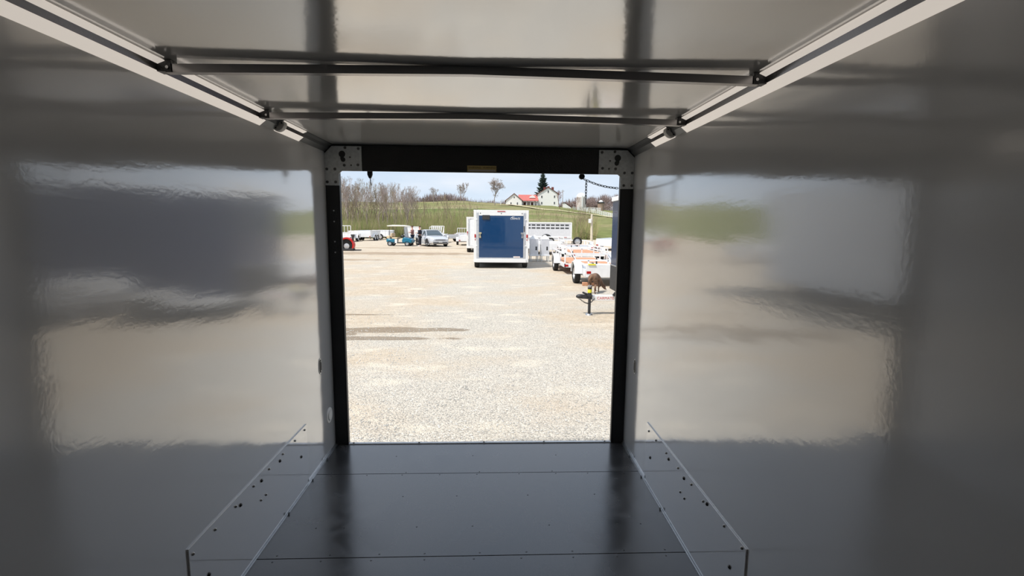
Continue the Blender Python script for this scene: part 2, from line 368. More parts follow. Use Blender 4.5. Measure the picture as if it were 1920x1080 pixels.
# rear door frame
fr = bpy.data.objects.new('door_1', None); col.objects.link(fr); fr.location = (0, D, FZ); struct(fr, 'black steel rear door opening with grey corner gussets')
def J(m): return m.mov((0, -D, -FZ))
for s in (-1, 1):
    J(MB().box(*sorted((s*1.05, s*.912)), D, D+.035, .2, 2.30)).build('jamb', m_black, fr, bevel=.004)
J(MB().prism([(D, 2.472), (D, 2.314), (D+.006, 2.307), (D+.10, 2.324), (D+.10, 2.58), (D+.02, 2.58), (D+.02, 2.472)], 'x', -1.05, 1.05)).build('header', m_black, fr, bevel=.003)
sl = J(MB().box(-.912, .912, D, D+.022, .30, FZ+.006)).build('sill', m_wmetal, fr)
for x in (-.88, -.43, .02, .44, .87): J(MB().cyl((x, D+.009, FZ+.006), (x, D+.009, FZ+.010), .006, n=8)).build('screw', m_bolt, sl)
for s in (-1, 1):
    poly = [(1.0, 2.215), (.912, 2.215), (.912, 2.288), (.891, 2.307), (.765, 2.307), (.765, 2.462), (.952, 2.462), (1.0, 2.415)]
    poly = [(s*a, z) for a, z in poly]
    g = J(MB().prism(poly, 'y', D-.006, D)).build('corner_gusset', m_gusset, fr, bevel=.0015)
    g['label'] = 'grey galvanised corner gusset'
    for a, z in ((.987, 2.318), (.936, 2.318), (.987, 2.237), (.934, 2.237), (.876, 2.343), (.790, 2.346), (.784, 2.447), (.868, 2.452)):
        J(MB().cyl((s*a, D-.006, z), (s*a, D-.011, z), .0095, .008, 8)).build('bolt', m_bolt, g, True)
    for a, z in ((.832, 2.343), (.838, 2.393)):
        J(MB().cyl((s*a, D-.006, z), (s*a, D-.0085, z), .006, n=8)).build('bolt', m_bolt, g, True)
    k = MB().cyl((s*.888, D-.0065, 2.412), (s*.888, D-.005, 2.412), .021, n=16).cyl((s*.882, D-.0064, 2.378), (s*.882, D-.005, 2.378), .015, n=12)
    k.box(s*.888-.011, s*.888+.011, D-.0063, D-.005, 2.38, 2.41)
    J(k).build('keyhole_slot', m_wire, g)
for z0 in (1.82, 2.02):
    hg = J(MB().box(-.968, -.938, D-.003, D, z0-.05, z0+.05)).build('hinge_plate', m_black, fr)
    for dz in (-.035, .035): J(MB().cyl((-.953, D-.003, z0+dz), (-.953, D-.006, z0+dz), .005, n=8)).build('screw', m_steel, hg)
lb = thing('warning_label', 'small yellow warning label stuck on the black door header', 'label', (.003, D-.001, 2.334))
lbm = MB().box(-.094, .094, -.0015, 0, -.020, .018)
sl_ang = 0.
q = lbm.rot(-sl_ang, 'X').build('label_face', m_label, lb, loc=(0, 0, 0))
for x0 in (-.046, .048):
    text('WARNING', .017, m_print, 'lettering', lb, (x0, -.002, .005), (PI/2-sl_ang, 0, 0), .0004)
q = MB().box(-.088, .088, -.0022, -.0015, -.0175, -.008).rot(-sl_ang, 'X').build('grey_strip', m_lprint, lb)

# ceiling coves (metal trim along both top corners) and strip lights
prof = [(1.0, 2.418), (.970, 2.442), (.964, 2.460), (.942, 2.469), (.940, 2.475), (1.0, 2.475)]
def cprof(s, k, off=0):
    return [(s*(1.0-(1.0-a)*k+0), 2.475-(2.475-z)*k) for a, z in prof]
for idx, (side, s) in enumerate((('left', -1), ('right', 1))):
    struct(MB().prism(cprof(s, .86), 'y', FRONT, D).build('trim_%d' % (idx+1), m_cove), 'dull metal cove trim along the %s ceiling corner' % side)
    for y0, y1, k, lab in ((FRONT, 2.37, 1.0, 'long strip light running along the %s ceiling corner towards the viewer'), (2.52, 2.825, .93, 'short strip light at the %s ceiling corner nearest the doorway')):
        th = thing('strip_light', lab % side, 'light', (s*.98, y0, 2.44))
        O = Vector((-s*.98, -y0, -2.44))
        P = cprof(s, k)
        MB().prism([P[1], P[2], (P[2][0]+s*.004, P[2][1]+.003), (P[1][0]+s*.004, P[1][1]+.003)], 'y', y0, y1).mov(O).build('housing', m_bow, th)
        def strip(a, b_, e=.0015):
            a, b_ = Vector(a), Vector(b_); d = (b_-a).normalized(); n = Vector((d.y, -d.x))
            if n.y > 0: n = -n
            return [tuple(a), tuple(b_), tuple(b_-n*.003), tuple(a-n*.003)]
        MB().prism(strip(P[0], P[1]), 'y', y0, y1).mov(O).build('lens', m_lens, th)
        MB().prism(strip(P[2], P[3]), 'y', y0, y1-.02).mov(O).build('lens', m_lens, th)
        if k < 1:
            c = Vector((s*.972, y0, 2.446)); u = Vector((s*-.64, 0, -.0)).normalized()
            ax = Vector((-s*.62, 0, -.78)).normalized(); lo = Vector((s*.78, 0, -.62)).normalized()
            m = MB(); rings = []
            for h, rr in ((0.02, 1.0), (-.004, 1.0), (-.010, .86), (-.011, 0.0)):
                ring = []
                for i in range(20):
                    t_ = 2*PI*i/20
                    ring.append(c + ax*(.021*rr*math.cos(t_)+.002) + lo*(.031*rr*math.sin(t_)) + Vector((0, h, 0)))
                rings += ring
            m.add(rings, [(j*20+i, j*20+(i+1)%20, (j+1)*20+(i+1)%20, (j+1)*20+i) for j in range(3) for i in range(20)])
            ec = m.mov(O).build('end_cap', m_cap, th, True)
            for q in (-1, 1):
                p = c+lo*(.019*q)+Vector((0, -.009, 0)); MB().cyl(p, p+Vector((0,-.004,0)), .004, n=8).mov(O).build('screw', m_bolt, ec)
# roof bows
for y, lab in ((1.635, 'dark roof bow across the ceiling nearest the viewer'), (2.300, 'dark roof bow across the ceiling nearest the doorway')):
    m = MB(); n = 24; v = []; x1 = .945
    for i in range(n+1):
        u = -1+2*i/n; z = 2.436+.013*max(0, 1-abs(u)*1.0)**.9
        for yy, zz in ((y, z), (y+.026, z), (y+.026, z+.026), (y, z+.026)): v.append((u*x1, yy, zz))
    f = [(i*4+k, i*4+(k+1)%4, i*4+4+(k+1)%4, i*4+4+k) for i in range(n) for k in range(4)] + [(3,2,1,0), (n*4, n*4+1, n*4+2, n*4+3)]
    m.add(v, f)
    t_ = thing('roof_bow', lab, 'beam', (0, y, 2.44)); O = Vector((0, -y, -2.44))
    m.mov(O).build('tube', m_bow, t_, True)
    for s in (-1, 1):
        MB().box(*sorted((s*.925, s*.968)), y-.004, y+.03, 2.438, 2.474).mov(O).build('end_bracket', m_black, t_)
        MB().cyl((s*.935, y-.004, 2.45), (s*.935, y-.008, 2.45), .005, n=8).mov(O).build('screw', m_steel, t_)
# kick plates
BL = [(2.702,.801),(2.566,.799),(2.412,.799),(2.375,.78),(2.638,.671),(2.257,.799),(2.178,.783),(2.105,.797),(2.213,.693),(2.163,.695),(1.95,.794),(1.987,.778),(1.797,.792),(1.657,.791),(1.739,.647)]
BR = [(2.69,.785),(2.565,.786),(2.401,.791),(2.364,.776),(2.647,.643),(2.236,.794),(2.16,.782),(2.073,.799),(2.193,.693),(2.142,.69),(1.946,.793),(1.909,.803),(1.753,.805),(1.615,.809),(1.691,.676)]
for s, side, B, ya, z1 in ((-1, 'left', BL, 1.635, .823), (1, 'right', BR, 1.588, .822)):
    th = thing('kick_plate', 'bolted metal kick plate low on the %s wall by the floor' % side, 'panel', (s*1.0, ya, .474)); O = Vector((-s*1.0, -ya, -.474))
    MB().box(*sorted((s*1.0, s*.994)), ya, 2.735, .474, z1).mov(O).build('plate', m_plate, th, bevel=.001)
    for i, (y, z) in enumerate(B):
        big = i in (3, 4, 6, 11, 14); r = .0085 if big else .006
        MB().lathe([(r, 0), (r*.95, .003), (r*.6, .006), (0, .007)], (0,0,0), 'z', 10).rot(-s*PI/2, 'Y').mov((s*.994, y, z)).mov(O).build('bolt', m_bolt if big else m_steel, th, True)
# small wall fittings
for s, side, y, z in ((-1, 'left', 3.004, 1.087), (1, 'right', 3.035, 1.072)):
    th = thing('tie_slot', 'narrow oval slot plate on the %s wall near the doorway' % side, 'fitting', (s*1.0, y, z))
    def oval(hy, hz, x0, x1):
        pts = [(hy*math.copysign(abs(math.cos(a))**.8, math.cos(a)), hz*math.sin(a)) for a in [2*PI*i/20 for i in range(20)]]
        return MB().prism(pts, 'x', *sorted((x0, x1)))
    oval(.024, .050, 0, -s*.003).build('bezel', m_alu, th); oval(.017, .042, 0, -s*.0045).build('slot', m_wire, th)
    for q in (-1, 1): MB().cyl((-s*.0045, 0, q*.03), (-s*.007, 0, q*.03), .0045, n=8).build('screw', m_steel, th)
th = thing('round_vent_cap', 'round white cap low on the left wall beside the black jamb', 'fitting', (-1.0, 3.135, .715))
MB().lathe([(.052, 0), (.050, .004), (.040, .005), (.037, .003), (.0, .003)], (0,0,0), 'x', 24).build('flange', m_whitep, th, True)
MB().lathe([(.034, .003), (.032, .010), (0, .011)], (0,0,0), 'x', 24).build('cap', m_whitep, th, True)

# latch rod and holdback chain hanging in the opening
th = thing('hanging_latch', 'dark latch with thin rod hanging from the header at the upper left of the opening', 'latch', (-.728, D+.05, 2.335))
MB().prism([(-.016,.0), (.016,.0), (.016,-.045), (.006,-.068), (-.006,-.068), (-.016,-.045)], 'y', -.01, .01).build('latch_body', m_dark, th, bevel=.003)
MB().cyl((0, 0, -.066), (.006, 0, -.112), .003, n=8).build('rod', m_dark, th)
th = thing('holdback_chain', 'dark chain hooked under the header at the upper right of the opening', 'chain', (.668, D+.06, 2.35))
MB().cyl((0, -.004, -.052), (0, .02, -.052), .019, n=16).box(-.012, .012, 0, .014, -.05, .0).build('hook_eye', m_dark, th, bevel=.002)
def link(c, d, flip):
    d = Vector(d).normalized(); a = d.orthogonal().normalized(); a = a if not flip else d.cross(a)
    return MB().tube([Vector(c)+d*(.0125*math.cos(t_))+a*(.0065*math.sin(t_)) for t_ in [2*PI*i/12 for i in range(12)]], .0022, 6, True)
pts = [Vector((.014, .01, -.068)).lerp(Vector((.25, .02, -.125)), i/12)+Vector((0,0,-.012*math.sin(PI*i/12))) for i in range(13)]
for i in range(12): link((pts[i]+pts[i+1])/2, pts[i+1]-pts[i], i % 2).build('link', m_dark, th, True)
for i in range(6): link((.032, .012, -.09-.0195*i), (0,0,1), i % 2).build('link', m_dark, th, True)
MB().cyl((.032, .012, -.20), (.033, .012, -.235), .003, n=6).build('pin', m_dark, th)

# ================================================================== GROUND, HILL
g = MB(); g.add([(-70,-12,0),(70,-12,0),(70,70,0),(-70,70,0)], [(0,1,2,3)])
struct(g.build('ground', m_ground), 'gravel yard with sandy patches and a damp streak')
CR = [(-120,11.9),(-69,11.86),(-44,11.88),(-13.6,12.7),(3.7,11.67),(20.6,11.37),(30.4,11.0),(39,9.6),(53,9.2),(80,8.5),(160,8.5)]
def interp(x, T):
    if x <= T[0][0]: return T[0][1]
    for (a, p), (c, q) in zip(T, T[1:]):
        if x <= c: return p+(q-p)*(x-a)/(c-a)
    return T[-1][1]
def hill(x, y):
    zc = interp(x/max(y, 60)*230, CR)
    if y < 68: return 0.
    if y <= 230: return zc*(y-68)/162
    return zc-(y-230)*.10
hm = MB(); ys = [66, 68]+[68+6*i for i in range(1, 28)]+[236, 250, 280, 330]
nx = 60
for y in ys:
    for i in range(nx+1):
        x = (-1+2*i/nx)*(.8*y+20)
        hm.v.append(Vector((x, y, hill(x, y)-(.15 if y < 67 else 0)+(.0 if y < 80 else .12*math.sin(x*.31+y*.17)+.1*math.sin(x*.11-y*.23)))))
for j in range(len(ys)-1):
    for i in range(nx): k = j*(nx+1)+i; hm.f.append([k, k+1, k+nx+2, k+nx+1])
struct(hm.build('hill', m_grass, smooth=True), 'green grassy hillside beyond the yard')
rd = [(6.4,214),(10.85,201.4),(14.8,182.2),(17.6,171.0),(24.8,169.4),(30.4,169.4),(33.4,157.4),(34.3,145.5),(35.0,136.5),(36,125),(38,112)]
rm = MB(); fine = []
for (x0,y0),(x1,y1) in zip(rd, rd[1:]):
    for i in range(6): fine.append((x0+(x1-x0)*i/6, y0+(y1-y0)*i/6))
for x, y in fine:
    for wv in (-1.6, 1.6):
        xx, yy = x+wv*.3, y+wv*1.1; rm.v.append(Vector((xx, yy, hill(xx, yy)+.34)))
rm.f = [[2*i, 2*i+1, 2*i+3, 2*i+2] for i in range(len(fine)-1)]
o = rm.build('farm_lane', m_road, smooth=True); tag(o, 'pale dirt lane curving down the hillside from the farmhouse', 'lane', kind='structure')
fm = MB(); tr = [(-38,152),(-30,153),(-20,154),(-12,155),(-5,156)]
for x, y in tr:
    for wv in (-.8, .8): fm.v.append(Vector((x, y+wv, hill(x, y+wv)+.30)))
fm.f = [[2*i, 2*i+1, 2*i+3, 2*i+2] for i in range(len(tr)-1)]
tag(fm.build('farm_lane', m_road), 'thin pale track crossing the grassy hillside above the wood', 'lane', kind='structure')
# loose stones near the doorway
st = MB(); oc = [(1,0,0),(0,1,0),(-1,0,0),(0,-1,0),(0,0,1),(0,0,-1)]; of = [(0,1,4),(1,2,4),(2,3,4),(3,0,4),(1,0,5),(2,1,5),(3,2,5),(0,3,5)]
for i in range(9000):
    y = 3.9+8*random.random()**1.5; x = random.uniform(-1, 1)*(.45*y)+.1
    r = random.uniform(.005, .014)*(1.25 if random.random() < .06 else 1); an = random.random()*PI
    v = []
    for p in oc:
        q = Vector(p)*r*random.uniform(.7, 1.35); q.z *= .6
        v.append((x+q.x*math.cos(an)-q.y*math.sin(an), y+q.x*math.sin(an)+q.y*math.cos(an), q.z+r*.25))
    st.add(v, of)
tag(st.build('loose_gravel', m_stone), 'loose pale stones scattered over the yard below the doorway', 'gravel', kind='stuff')

# ================================================================== TRAILERS
def wheel(parent, x, y, r=.34, wd=.20, out=1, z=None, spokes=True):
    """wheel whose axle runs along local x; outer face towards x*out"""
    z = r if z is None else z; h = wd/2
    w_ = MB().lathe([(r*.62,-h*.8),(r*.72,-h),(r*.93,-h),(r,-h*.7),(r,h*.7),(r*.93,h),(r*.72,h),(r*.62,h*.8)], (0,0,0), 'x', 24).build('wheel', m_tyre, parent, True, loc=(x, y, z))
    m = MB().lathe([(r*.64,-h*.8),(r*.64,h*.75*out),(r*.56,h*.8*out),(r*.5,h*.35*out),(r*.2,h*.55*out),(r*.15,h*.8*out),(0,h*.8*out)], (0,0,0), 'x', 20)
    m.build('rim', m_rim, w_, True)
    return w_
def cargo_trailer(name, label, loc, rz, Ln, W, z0, z1, body, door, style='ramp', nose=0., wy=None, wheel_in=False):
    """rear at local y=0 facing -y, front at +y"""
    T = thing(name, label, 'trailer', loc, rz); h = W/2
    if nose: poly = [(-h,.06),(h,.06),(h,Ln-nose),(.25,Ln),(-.25,Ln),(-h,Ln-nose)]
    else: poly = [(-h,.06),(h,.06),(h,Ln),(-h,Ln)]
    MB().prism(poly, 'z', z0+.05, z1-.03).build('body', body, T, bevel=.02)
    MB().prism([(x*1.008, y) for x, y in poly], 'z', z1-.05, z1).build('roof_trim', m_white, T, bevel=.01)
    MB().prism([(x*1.008, y) for x, y in poly], 'z', z0, z0+.14).build('bottom_rail', m_white, T, bevel=.01)
    f = MB()
    for s in (-1, 1): f.box(*sorted((s*h, s*(h-.13))), 0, .06, z0, z1)
    f.box(-h+.13, h-.13, 0, .06, z1-.13, z1)
    f.build('rear_frame', m_white, T, bevel=.012)
    for s in (-1, 1):
        MB().box(*sorted((s*(h-.13), s*(h-.235))), -.012, .06, z0+.16, z1-.13).build('door_post', m_galv, T, bevel=.006)
        MB().box(*sorted((s*(h-.035), s*(h-.10))), -.025, 0, z0+.95*(z1-z0)/2-.0, z0+.95*(z1-z0)/2+.15).build('tail_light', m_red, T, bevel=.008)
        MB().cyl((s*(h-.07), 0, z0+.95*(z1-z0)/2-.09), (s*(h-.07), -.012, z0+.95*(z1-z0)/2-.09), .025, n=10).build('reflector', m_red, T)
        for zz in (.32, .82): MB().box(*sorted((s*(h-.10), s*(h-.16))), -.03, 0, z0+zz*(z1-z0)-.025, z0+zz*(z1-z0)+.025).build('hinge', m_white, T, bevel=.006)
    MB().box(-.18, .18, -.015, 0, z1-.075, z1-.045).build('marker_light', m_red, T)
    for x in (-h+.3, .0, h-.3): MB().cyl((x, 0, z1-.15), (x, -.02, z1-.15), .022, n=8).build('hook', m_dark, T)
    MB().box(-h+.10, h-.10, -.05, .06, z0, z0+.16).build('bumper', m_white, T, bevel=.01)
    if style == 'ramp':
        MB().box(-h+.235, h-.235, -.006, .06, z0+.22, z1-.25).build('ramp_door', door, T, bevel=.006)
        MB().box(-h+.235, h-.235, -.012, .05, z1-.25, z1-.13).build('door_top_rail', m_white, T, bevel=.006)
        MB().box(-h+.235, h-.235, -.012, .05, z0+.16, z0+.22).build('door_bottom_rail', m_galv, T, bevel=.006)
    elif style == 'barn':
        for s in (-1, 1): MB().box(*sorted((s*.01, s*(h-.235))), -.008, .06, z0+.18, z1-.15).build('door', door, T, bevel=.006)
        MB().box(-.05, .05, -.025, 0, z0+.2, z1-.2).build('lock_bar', m_galv, T)
    wy = wy or [Ln*.45, Ln*.45+.78]
    for y in wy:
        for s in (-1, 1): wheel(T, s*(h-.13), y, .36, .22, s)
    MB().box(-h+.05, h-.05, .4, Ln-.3, z0-.06, z0).build('chassis', m_dark, T)
    return T
def tongue(T, y0, y1, z, m, half=.5):
    for s in (-1, 1): MB().bar((s*half, y0, z), (s*.04, y1, z), .06, .12).build('tongue_beam', m, T, bevel=.006)
    MB().bar((0, y1-.05, z+.01), (0, y1+.20, z+.02), .09, .09).sph((0, y1+.2, z+.02), (.06,.08,.05)).build('coupler', m_dark, T, True)

# royal blue trailer in the centre
BT = cargo_trailer('cargo_trailer', 'white-framed cargo trailer with a royal blue ramp door in mid-yard', (.43, 22.2, 0), 0, 5.5, 2.48, .27, 2.63, m_wmetal, m_blue, 'ramp', wy=[.55, 3.0])
MB().box(-.85, -.52, -.04, 0, 2.20, 2.40).build('vent_hood', m_dark, BT, bevel=.015)
text('CARMATE', .125, m_white, 'lettering', BT, (.62, -.010, 2.25), (PI/2, 0, 0), .003, shear=.25, sx=.78)
MB().prism([(.40,2.27),(.50,2.335),(.62,2.345),(.52,2.315),(.43,2.27)], 'y', -.012, -.006).build('logo_swoosh', m_white, BT)
MB().box(.56, .86, -.012, 0, .485, .555).build('sticker', m_whitep, BT)
text('WARNING', .05, m_red, 'sticker_lettering', BT, (.71, -.0135, .52), (PI/2, 0, 0), .001)
for s in (-1, 1):
    x = s*.95
    lm = MB().box(x-.06, x+.06, -.035, 0, 1.56, 1.63).cyl((x, -.04, 1.60), (x, -.04, 1.40), .022, n=10).box(x-.035, x+.035, -.05, -.01, 1.38, 1.46)
    lm.build('latch', m_gold if s < 0 else m_steel, BT, True)
MB().box(1.02, 1.06, -.03, -.012, 1.66, 1.92).build('strap', m_dark, BT)
for s in (-1, 1): MB().bar((s*.0+s*1.03, 0, 1.45), (s*1.0, -.012, 1.45), .03, .05).build('latch_keeper', m_galv, BT)

# white cargo trailer half hidden behind it
WT = cargo_trailer('cargo_trailer', 'white cargo trailer with grey door posts half hidden behind the blue-doored one', (-.75, 34.8, 0), 0, 5.0, 2.15, .3, 2.5, m_wmetal, m_wmetal, 'barn', wy=[.5, 1.4])

# navy trailer, its front seen edge-on at the right jamb
NT = cargo_trailer('cargo_trailer', 'tall navy trailer with black stone guard and white tongue at the right jamb', (8.5, 10.75, 0), PI/2, 5.53, 2.3, .44, 2.60, m_navy, m_navy, 'barn')
MB().box(-1.12, 1.12, 5.53, 5.545, .44, 1.02).build('stone_guard', m_guard, NT, bevel=.004)
MB().box(-1.12, 1.12, 5.53, 5.55, 1.02, 1.045).build('guard_trim', m_alu, NT)
MB().box(-1.15, 1.15, 5.50, 5.56, 2.555, 2.66).build('front_cap', m_white, NT, bevel=.01)
MB().bar((0, 6.2, .385), (0, 6.46, .40), .09, .09).sph((0, 6.48, .40), (.06,.09,.05)).bar((0,6.3,.44),(0,6.42,.49),.05,.04).build('coupler', m_dark, NT, True)
MB().box(-.09, .09, 5.5, 6.22, .315, .425).build('tongue_beam', m_white, NT, bevel=.006)
MB().prism([(1.95,.70),(3.75,.70),(3.55,.90),(2.15,.90)], 'x', -1.32, -1.14).build('fender', m_white, NT, bevel=.02)
text('CARMATE', .085, m_redp, 'lettering', NT, (-.0905, 5.92, .37), (PI/2, 0, -PI/2), .001)
jk = MB().cyl((-.10, 6.28, 0.03), (-.10, 6.28, .45), .032, n=14).cyl((-.10, 6.28, .40), (-.10, 6.28, .62), .045, n=14).box(-.15, -.05, 6.23, 6.33, .42, .46)
jk.build('jack', m_dark, NT, True)
MB().cyl((-.10, 6.28, 0.0), (-.10, 6.28, .03), .085, .07, n=14).build('jack_foot', m_alu, NT, True)
MB().cyl((-.10, 6.28, .62), (-.10, 6.28, .655), .05, n=14).bar((-.10, 6.28, .645), (-.24, 6.32, .66), .02, .02).build('jack_cap', m_steel, NT, True)
MB().lathe([(.0462, .50), (.0462, .575)], (-.10, 6.28, 0), 'z', 14).build('tag', m_yel, NT)
for i in range(14):
    a_ = i/13; p = Vector((-.13-.10*math.sin(PI*a_), 6.18+.32*a_, .36-.08*math.sin(PI*a_)))
    d_ = Vector((-.1*math.cos(PI*a_)*PI, .32, -.08*PI*math.cos(PI*a_))).normalized(); s_ = d_.orthogonal().normalized() if i % 2 else d_.cross(d_.orthogonal().normalized())
    MB().tube([p+d_*(.024*math.cos(q))+s_*(.013*math.sin(q)) for q in [2*PI*k/8 for k in range(8)]], .005, 5, True).build('chain_link', m_dark, NT, True)
MB().bar((-.1, 5.75, .43), (-.1, 5.70, .50), .05, .05).build('plug_bracket', m_dark, NT)

# big white enclosed trailer parked out to the left
WL = cargo_trailer('cargo_trailer', 'large white enclosed trailer parked beyond the left jamb', (-7.5, 8.9, 0), 0, 5.6, 2.5, .42, 3.0, m_wmetal, m_wmetal, 'barn')

def utility(label, loc, rz, Ln, W, deck, zd=.45, side='rail', rail_h=.35, gate=None, wy=None, spare=None, paint=None, group=None, wheels=True, solid_h=.6, out_wheels=True, beam=.14):
    P = paint or m_wmetal
    T = thing('utility_trailer', label, 'trailer', loc, rz, group); h = W/2
    MB().box(-h+.03, h-.03, .02, Ln-.02, zd-.03, zd).build('deck', deck, T)
    f = MB()
    for s in (-1, 1): f.box(*sorted((s*h, s*(h-.06))), 0, Ln, zd-beam, zd+.02)
    f.box(-h, h, 0, .06, zd-beam, zd+.02).box(-h, h, Ln-.06, Ln, zd-beam, zd+.02)
    f.build('frame', P, T, bevel=.008)
    if side == 'rail':
        for s in (-1, 1):
            r = MB().bar((s*(h-.03), 0, zd+rail_h), (s*(h-.03), Ln, zd+rail_h), .05, .06)
            for k in range(4): y = .03+(Ln-.06)*k/3; r.bar((s*(h-.03), y, zd), (s*(h-.03), y, zd+rail_h), .05, .05)
            r.build('side_rail', P, T)
        r = MB().bar((-h, Ln-.03, zd+rail_h), (h, Ln-.03, zd+rail_h), .05, .06)
        for x in (-h*.4, h*.4): r.bar((x, Ln-.03, zd), (x, Ln-.03, zd+rail_h), .05, .05)
        r.build('front_rail', P, T)
    elif side == 'solid':
        for s in (-1, 1):
            r = MB().box(*sorted((s*h, s*(h-.05))), 0, Ln, zd, zd+solid_h)
            for k in range(6): y = .05+(Ln-.1)*k/5; r.box(*sorted((s*h, s*(h+.03))), y-.03, y+.03, zd, zd+solid_h)
            r.box(*sorted((s*(h+.03), s*(h-.06))), 0, Ln, zd+solid_h-.05, zd+solid_h+.02)
            r.build('side_panel', P, T)
        MB().box(-h, h, Ln-.05, Ln, zd, zd+solid_h).build('front_panel', P, T, bevel=.01)
        MB().box(-h+.02, h-.02, 0, .04, zd, zd+solid_h*.95).build('tailgate', P, T, bevel=.01)
    for s in (-1, 1):
        x = s*(h+.14) if out_wheels else s*(h-.14)
        for y in (wy or [Ln*.5]):
            wheel(T, x, y, .34, .2, s)
            fd = MB(); n = 14; vv = []
            for i in range(n+1):
                a_ = PI*(.02+.96*i/n); rr = .42
                yy, zz = y+rr*math.cos(a_)*1.1, .34+rr*math.sin(a_)
                for rk in (0, -.025):
                    for xx in (x-.13, x+.13): vv.append((xx, yy+rk*math.cos(a_), zz+rk*math.sin(a_)))
            ff = []
            for i in range(n):
                k = i*4; ff += [(k,k+1,k+5,k+4), (k+2,k+6,k+7,k+3), (k,k+4,k+6,k+2), (k+1,k+3,k+7,k+5)]
            fd.add(vv, ff).build('fender', P, T, True)
        MB().box(*sorted((s*(h-.02), s*(h-.16))), -.03, 0, zd-.10, zd-.02).build('tail_light', m_red, T)
    tongue(T, Ln-.05, Ln+.95, zd-.07, P, h*.7)
    MB().cyl((.1, Ln+.75, .02), (.1, Ln+.75, zd+.25), .03, n=10).cyl((.1, Ln+.75, 0), (.1, Ln+.75, .03), .07, n=10).build('jack', m_dark, T, True)
    if gate:
        gh, gs = gate; gt = MB()
        gt.bar((-h+.05, -.03, zd), (-h+.05, -.03, zd+gh), .06, .05).bar((h-.05, -.03, zd), (h-.05, -.03, zd+gh), .06, .05)
        gt.bar((-h+.05, -.03, zd+gh), (h-.05, -.03, zd+gh), .05, .07).bar((-h+.05, -.03, zd+gh*.42), (h-.05, -.03, zd+gh*.42), .05, .06).bar((-h+.05, -.03, zd+.03), (h-.05, -.03, zd+.03), .05, .06)
        if gs == 'bars':
            for k in range(1, 5): x = -h+.05+(W-.1)*k/5; gt.bar((x, -.03, zd), (x, -.03, zd+gh), .04, .04)
            gt.box(-h+.05, h-.05, -.035, -.025, zd, zd+gh*.42)
        elif gs == 'slots':
            for k in range(6): x = -h+.2+(W-.3)*k/5; gt.bar((x-.05, -.03, zd+gh*.42), (x+.08, -.03, zd+gh), .09, .04)
            gt.box(-h+.05, h-.05, -.04, -.02, zd, zd+gh*.44)
        else: gt.box(-h+.05, h-.05, -.035, -.025, zd, zd+gh)
        gt.build('ramp_gate', P, T)
    if spare:
        x, y, z = spare; wh = wheel(T, 0, 0, .32, .2, 1); wh.location = (x, y, z); wh.rotation_euler = (0, 0, -PI/2); wh.name = 'spare_wheel'
        MB().bar((x, y+.12, zd), (x, y+.12, z+.1), .06, .06).build('spare_bracket', P, T)
    return T
# right-hand rows
U2 = utility('white open trailer behind the dog with its wheel outside the bed', (4.02, 15.7, 0), .0, 2.5, 1.86, m_galv, .52, 'rail', .16, wy=[1.0], beam=.22)
MB().box(-.93, .93, -.02, .03, .30, .72).build('tail_board', m_wmetal, U2, bevel=.01)
MB().box(-.86, -.62, -.05, .12, .70, .735).build('strap', m_yel, U2)
U1 = utility('white utility trailer with reddish plank deck', (4.0, 19.6, 0), 0, 4.3, 2.1, m_wood, .42, 'rail', .42, wy=[1.7])
MB().bar((-1.05, .03, .84), (1.05, .03, .84), .06, .06).build('rear_rail', m_wmetal, U1)
MB().bar((-.2, 4.2, .85), (-.35, 1.2, .46), .03, .03).build('tie_bar', m_wmetal, U1)
utility('low white car trailer behind the plank-deck one with yellowish boards', (5.3, 26.2, 0), .05, 4.6, 2.0, m_wood, .46, 'rail', .30, wy=[1.9, 2.7])
U4 = utility('white trailer carrying an upright spare wheel', (6.0, 33.6, 0), -.04, 4.2, 2.0, m_galv, .5, 'rail', .34, wy=[2.0], spare=(-.1, .25, .86))
utility('white trailer right behind the two peaked metal bins', (3.7, 32.4, 0), .1, 4.0, 1.9, m_galv, .48, 'solid', wy=[1.9], solid_h=.3)
utility('white trailer parked furthest right near the wooden post', (9.2, 38.5, 0), -.5, 4.2, 2.0, m_galv, .5, 'solid', wy=[2.0], solid_h=.42)
utility('white flat trailer tucked in front of the livestock trailer', (6.0, 42.5, 0), 1.2, 4.4, 2.0, m_galv, .55, 'rail', .4, wy=[2.0])
ub = MB().box(-.27, .27, -.07, .07, 0, .11).build('wood_block', m_wood, None, bevel=.01, loc=(3.30, 15.95, 0)); tag(ub, 'wooden block on the gravel beside the trailer behind the dog', 'block')
for x, lab in ((2.29, 'left of the two peaked metal bins'), (2.88, 'right of the two peaked metal bins')):
    T = thing('metal_bin', lab+' beside the blue-doored trailer', 'bin', (x, 26.7, 0), .1, 'peaked metal bins')
    MB().box(-.21, .21, -.25, .25, .38, 1.22).build('bin_body', m_pale, T, bevel=.01)
    MB().add([(-.22,-.26,1.22),(.22,-.26,1.22),(.22,.26,1.22),(-.22,.26,1.22),(-.03,-.05,1.44),(.05,-.05,1.44),(.05,.05,1.44),(-.03,.05,1.44)],
             [(0,3,2,1),(4,5,6,7),(0,1,5,4),(1,2,6,5),(2,3,7,6),(3,0,4,7)]).build('peaked_lid', m_white, T)
    MB().box(-.25, .25, -.28, .28, .30, .38).build('base_frame', m_wmetal, T, bevel=.01)
    for sx_ in (-1, 1):
        for sy_ in (-1, 1): MB().cyl((sx_*.19, sy_*.22, 0), (sx_*.19, sy_*.22, .32), .025, n=8).build('leg', m_gusset, T)
    MB().box(.05, .13, -.256, -.25, .62, .82).build('port', m_dark, T)
